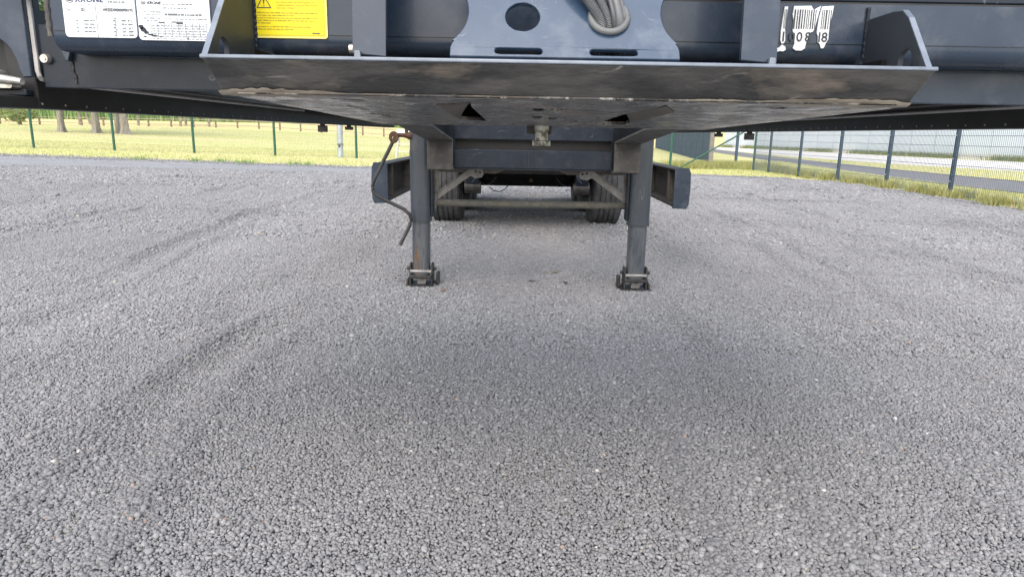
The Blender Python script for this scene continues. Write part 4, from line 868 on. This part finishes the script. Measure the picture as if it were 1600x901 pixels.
wq(0, Lw, .3, 7, .06, 22, 'hall', 'galv', wb); wq(-.3, Lw+.3, 7, 7.3, -.3, 22.3, 'roof', 'concrete', wb); wq(0, Lw, -.1, .3, .0, 21.9, 'plinth', 'concrete', wb)
npan = 24
for k in range(npan): wq(k*Lw/npan+.03, (k+1)*Lw/npan-.03, .32, 6.98, 0, .058, 'cladding_panel', 'pale_wall', wb)

# ------------------------------------------------------------------ plants
def blades(name, pts, h, wdt, material, lean=.35, label=None, cat=None, rng=RNG):
    """one triangle per blade; pts n x 3"""
    n = len(pts); a = rng.uniform(0, 6.283, n); hh = h*rng.uniform(.5, 1.25, n); ww = wdt*rng.uniform(.6, 1.3, n)
    dx, dy = np.cos(a), np.sin(a); b = rng.uniform(0, 6.283, n); ln = lean*hh*rng.uniform(.2, 1.2, n)
    V = np.empty((n, 3, 3)); V[:, 0] = pts; V[:, 1] = pts; V[:, 2] = pts
    V[:, 0, 0] -= dx*ww; V[:, 0, 1] -= dy*ww; V[:, 1, 0] += dx*ww; V[:, 1, 1] += dy*ww
    V[:, 2, 0] += np.cos(b)*ln; V[:, 2, 1] += np.sin(b)*ln; V[:, 2, 2] += hh
    me = bpy.data.meshes.new(name); me.vertices.add(3*n); me.vertices.foreach_set('co', V.astype(np.float32).ravel())
    me.loops.add(3*n); me.loops.foreach_set('vertex_index', np.arange(3*n, dtype=np.int32)); me.polygons.add(n)
    me.polygons.foreach_set('loop_start', np.arange(0, 3*n, 3, dtype=np.int32)); me.update(); me.validate()
    at = me.attributes.new('shade', 'FLOAT', 'POINT'); sh = np.clip(rng.normal(.5, .25, n), 0, 1); at.data.foreach_set('value', np.repeat(sh, 3).astype(np.float32))
    me.materials.append(M[material]); o = bpy.data.objects.new(name, me); COL.objects.link(o)
    if label: tag(o, label, cat, kind='stuff')
    return o
def scatter(n, x0, x1, y0, y1, keep=None):
    x = RNG.uniform(x0, x1, n); y = RNG.uniform(y0, y1, n)
    if keep is not None: k = keep(x, y); x = x[k]; y = y[k]
    return np.stack([x, y, terrain(x, y)-.01], -1)
pts = np.concatenate([scatter(70000, -32, 8.2, 20.3, 30, lambda x, y: y > ywob(np.clip(x, -60, 8.2))+.05*0), scatter(50000, -55, 8, 30, 60)])
blades('meadow_grass', pts, .045, .02, 'grass', .6, 'short sunlit mown grass of the hay field behind the green fence', 'grass')
kv = lambda x, y: (x > 8.35+.12*np.sin(y*3)) & (x < np.interp(y, [-20, 14.9, 20.7, 30.3, 48], [10.7, 10.8, 11.16, 12.1, 14.2]))
pts = np.concatenate([scatter(60000, 8.3, 12.5, 8, 34, kv), scatter(26000, 14.4, 20.5, 12, 60, lambda x, y: (x > np.interp(y, [-20, 20.3, 27.4, 39.3, 52, 80], [14.3, 14.6, 14.74, 15.7, 17.2, 20.4])) & (x < np.interp(y, [-20, 27.3, 33.6, 44, 55], [21, 19.6, 18, 17.2, 17.9])))])
blades('verge_grass', pts, .075, .014, 'grass', .7, 'yellow green roadside grass beside the asphalt path', 'grass')
# tufts of weeds along the fence foot and the wall
def tufts(cs, per, rad, h, name, label, material='verge'):
    P = []
    for (x, y) in cs:
        q = RNG.normal(0, rad, (per, 2)); xx = x+q[:, 0]; yy = y+q[:, 1]; P.append(np.stack([xx, yy, terrain(xx, yy)], -1))
    return blades(name, np.concatenate(P), h, .012, material, .6, label, 'weeds')
cs = [(8.55+random.uniform(-.15, .2), random.uniform(9, 24)) for _ in range(46)]+[(8.5, 19.0), (8.6, 16.9), (8.55, 14.9)]*3
tufts(cs, 110, .11, .20, 'fence_weeds', 'dry weeds sprouting along the foot of the dark blue fence')
cs = [(random.uniform(5.5, 9.5), random.uniform(24.6, 27.5)) for _ in range(60)]
tufts(cs, 90, .25, .24, 'corner_weeds', 'reddish dry weeds heaped in the far yard corner')
cs = [(x, float(ywob(np.array(x)))+.1) for x in (-9.4, -8.7, -8.4, -7.0, -6.6, -10.2, -3.9, -12)]
tufts(cs, 60, .12, .13, 'edge_weeds', 'green weeds growing at the gravel edge before the meadow', 'corn')
cs = [((A+dv*a-nw*.35).x, (A+dv*a-nw*.35).y) for a in np.linspace(8, Lw-1, 120)]
blades('wall_weeds', np.concatenate([np.stack([c[0]+RNG.normal(0, .3, 60), c[1]+RNG.normal(0, .35, 60), np.zeros(60)], -1) for c in cs if math.sin(c[1]*.9)+math.sin(c[1]*.37) > -.7]), .36, .035, 'bush', .5, 'tall weeds growing along the foot of the pale warehouse', 'weeds')
# far maize strip
n = 16000; x = RNG.uniform(-95, 5, n); y = RNG.uniform(108, 122, n)
blades('maize_field', np.stack([x, y, terrain(x, y)], -1), 2.6, .12, 'corn', .25, 'far strip of tall green maize beyond the rail fence', 'crop')
# trees
def leaf_cloud(name, cx, cz, rx, rz, n, size, material, parent, seed, gap=.35):
    r = np.random.default_rng(seed); k = 26; cl = r.normal(size=(k, 3)); cl /= np.linalg.norm(cl, axis=1)[:, None]; cl *= (r.random(k)**.4)[:, None]
    c = cl[r.integers(0, k, n)]+r.normal(0, gap*.45, (n, 3)); c[:, :2] *= rx; c[:, 2] *= rz; c[:, 2] += cz; c[:, 0] += cx
    u = r.normal(size=(n, 3)); u /= np.linalg.norm(u, axis=1)[:, None]; v = np.cross(u, r.normal(size=(n, 3))); v /= np.linalg.norm(v, axis=1)[:, None]
    s = size*r.uniform(.6, 1.4, n)[:, None]; V = np.stack([c-u*s, c+v*s*.55, c+u*s, c-v*s*.55], 1).reshape(-1, 3)
    me = bpy.data.meshes.new(name); me.from_pydata(V.tolist(), [], np.arange(4*n).reshape(-1, 4).tolist())
    at = me.attributes.new('shade', 'FLOAT', 'POINT'); sh = np.clip(r.normal(.5, .25, n), 0, 1); at.data.foreach_set('value', np.repeat(sh, 4).astype(np.float32))
    me.materials.append(M[material]); o = bpy.data.objects.new(name, me); COL.objects.link(o); o.parent = parent; return o
def tree(x, y, r0, h, label, seed, leanx=0, fork=False, grp='old trees in the hay field', nleaf=2600):
    rr = random.Random(seed); t = thing('field_tree', label, 'tree', (x, y, float(terrain(x, y))-.05), grp)
    zs = [0, .12, .35, .8, 1.5, 2.4, 3.4]; rs_ = [1.75, 1.3, 1.08, .98, .92, .86, .7]
    tb = MB(); ns = 18; rings = []
    for i, z in enumerate(zs):
        flare = [1+(.28 if z < .3 else .07)*math.sin(3*2*math.pi*k/ns+seed)+.06*math.sin(5*2*math.pi*k/ns+z*2+seed) for k in range(ns)]
        rings += [(leanx*z+r0*rs_[i]*flare[k]*math.cos(2*math.pi*k/ns), r0*rs_[i]*flare[k]*math.sin(2*math.pi*k/ns), z) for k in range(ns)]
    tb.add(rings, [(i*ns+k, i*ns+(k+1) % ns, (i+1)*ns+(k+1) % ns, (i+1)*ns+k) for i in range(len(zs)-1) for k in range(ns)])
    for k in range(7):
        a = rr.uniform(0, 6.28); L = rr.uniform(1.6, 3.2); z0 = rr.uniform(2.4, 3.4)
        tb.tube([(leanx*z0, 0, z0), (leanx*z0+math.cos(a)*L*.5, math.sin(a)*L*.5, z0+L*.7), (leanx*z0+math.cos(a)*L, math.sin(a)*L, z0+L*1.25)], r0*.3, 7, rf=lambda i: r0*(.42, .24, .08)[i])
    tk = tb.build('trunk', 'bark', t, smooth=True)
    if fork: MB().tube([(-r0*.9, -.1, .55), (-r0*1.7, -.15, .95), (-r0*1.9, -.15, 1.25)], r0*.2, 8, rf=lambda i: r0*(.42, .26, .16)[i]).build('broken_stub', 'bark', tk, smooth=True)
    leaf_cloud('crown', leanx*4, h*.66, h*.36, h*.33, nleaf, .16, 'leaf', t, seed)
tree(-26.45, 40, .175, 8.5, 'leftmost of the thick bare trunks in the meadow, standing alone', 11)
tree(-24.45, 40, .205, 9, 'thick trunk with a broken stub on its side in the meadow', 12, fork=True)
tree(-23.55, 40.6, .13, 8, 'slimmer trunk standing between two thick trunks in the meadow', 13)
tree(-22.75, 40, .215, 9.5, 'widest flared trunk at the row end nearest the rail fence', 14, leanx=-.06)
def small_tree(x, y, h, label, seed, name='young_tree', sz=1.0):
    t = thing(name, label, 'tree' if name == 'young_tree' else 'bush', (x, y, float(terrain(x, y))-.05), 'young trees and bushes by the rail fence')
    hz = h*.35 if name == 'young_tree' else .2
    MB().tube([(0, 0, 0), (.05, 0, hz), (-.04, .05, h*.6)], .1, 8, rf=lambda i: (.13, .09, .04)[i]*sz).build('trunk', 'bark', t, smooth=True)
    leaf_cloud('crown', 0, h*.62 if name == 'young_tree' else h*.5, h*.4*sz, h*.36, 900, .12, 'bush', t, seed)
small_tree(-47.5, 58, 4.5, 'young leafy tree furthest left at the rail fence', 31)
small_tree(-42.5, 59, 2.0, 'round green bush crouching at the rail fence near the left tree', 32, 'hedge_bush', 1.6)
small_tree(-40.5, 64, 4.6, 'young tree with spreading crown left of the lone thick trunk', 33)
small_tree(-36.2, 66, 4.8, 'thin young tree seen between the left pair of thick trunks', 34)
small_tree(-33.6, 70, 5.0, 'young tree seen behind the broken stub trunk', 35)
small_tree(-32.2, 66, 4.6, 'young tree just right of the widest flared trunk', 36)
small_tree(-29.5, 66, 4.4, 'last young tree at the rail fence before the maize', 37)

# ------------------------------------------------------------------ small bits on the gravel
for i, (x, y, a, lab) in enumerate(((.21, 5.33, .4, 'dry ochre leaf lying on gravel between the landing feet'), (-.60, 4.62, 1.1, 'reddish crumb of leaf beside the foot under the crank handle'), (.02, 5.0, .1, 'nearly black leaf scrap on gravel below the kingpin'), (.27, 4.95, 2.0, 'small dark leaf scrap nearer the foot without a crank'))):
    lf = MB().add([(-.03, 0, .004), (-.01, -.014, .010), (.02, -.010, .006), (.035, 0, .012), (.018, .012, .007), (-.012, .013, .011), (0, 0, .003)], [(0, 1, 6), (1, 2, 6), (2, 3, 6), (3, 4, 6), (4, 5, 6), (5, 0, 6)])
    mm = mat('dry_leaf', ((.34, .20, .06), (.36, .17, .11), (.03, .028, .026), (.035, .032, .03))[i], .8, c2=((.22, .12, .04), (.22, .12, .04), (.05, .045, .04), (.05, .045, .04))[i], scale=60)
    o = lf.build('dry_leaf', mm); o.location = (x, y, float(yard_z(x, y))+.014); o.rotation_euler = (0, 0, a); tag(o, lab, 'leaf')
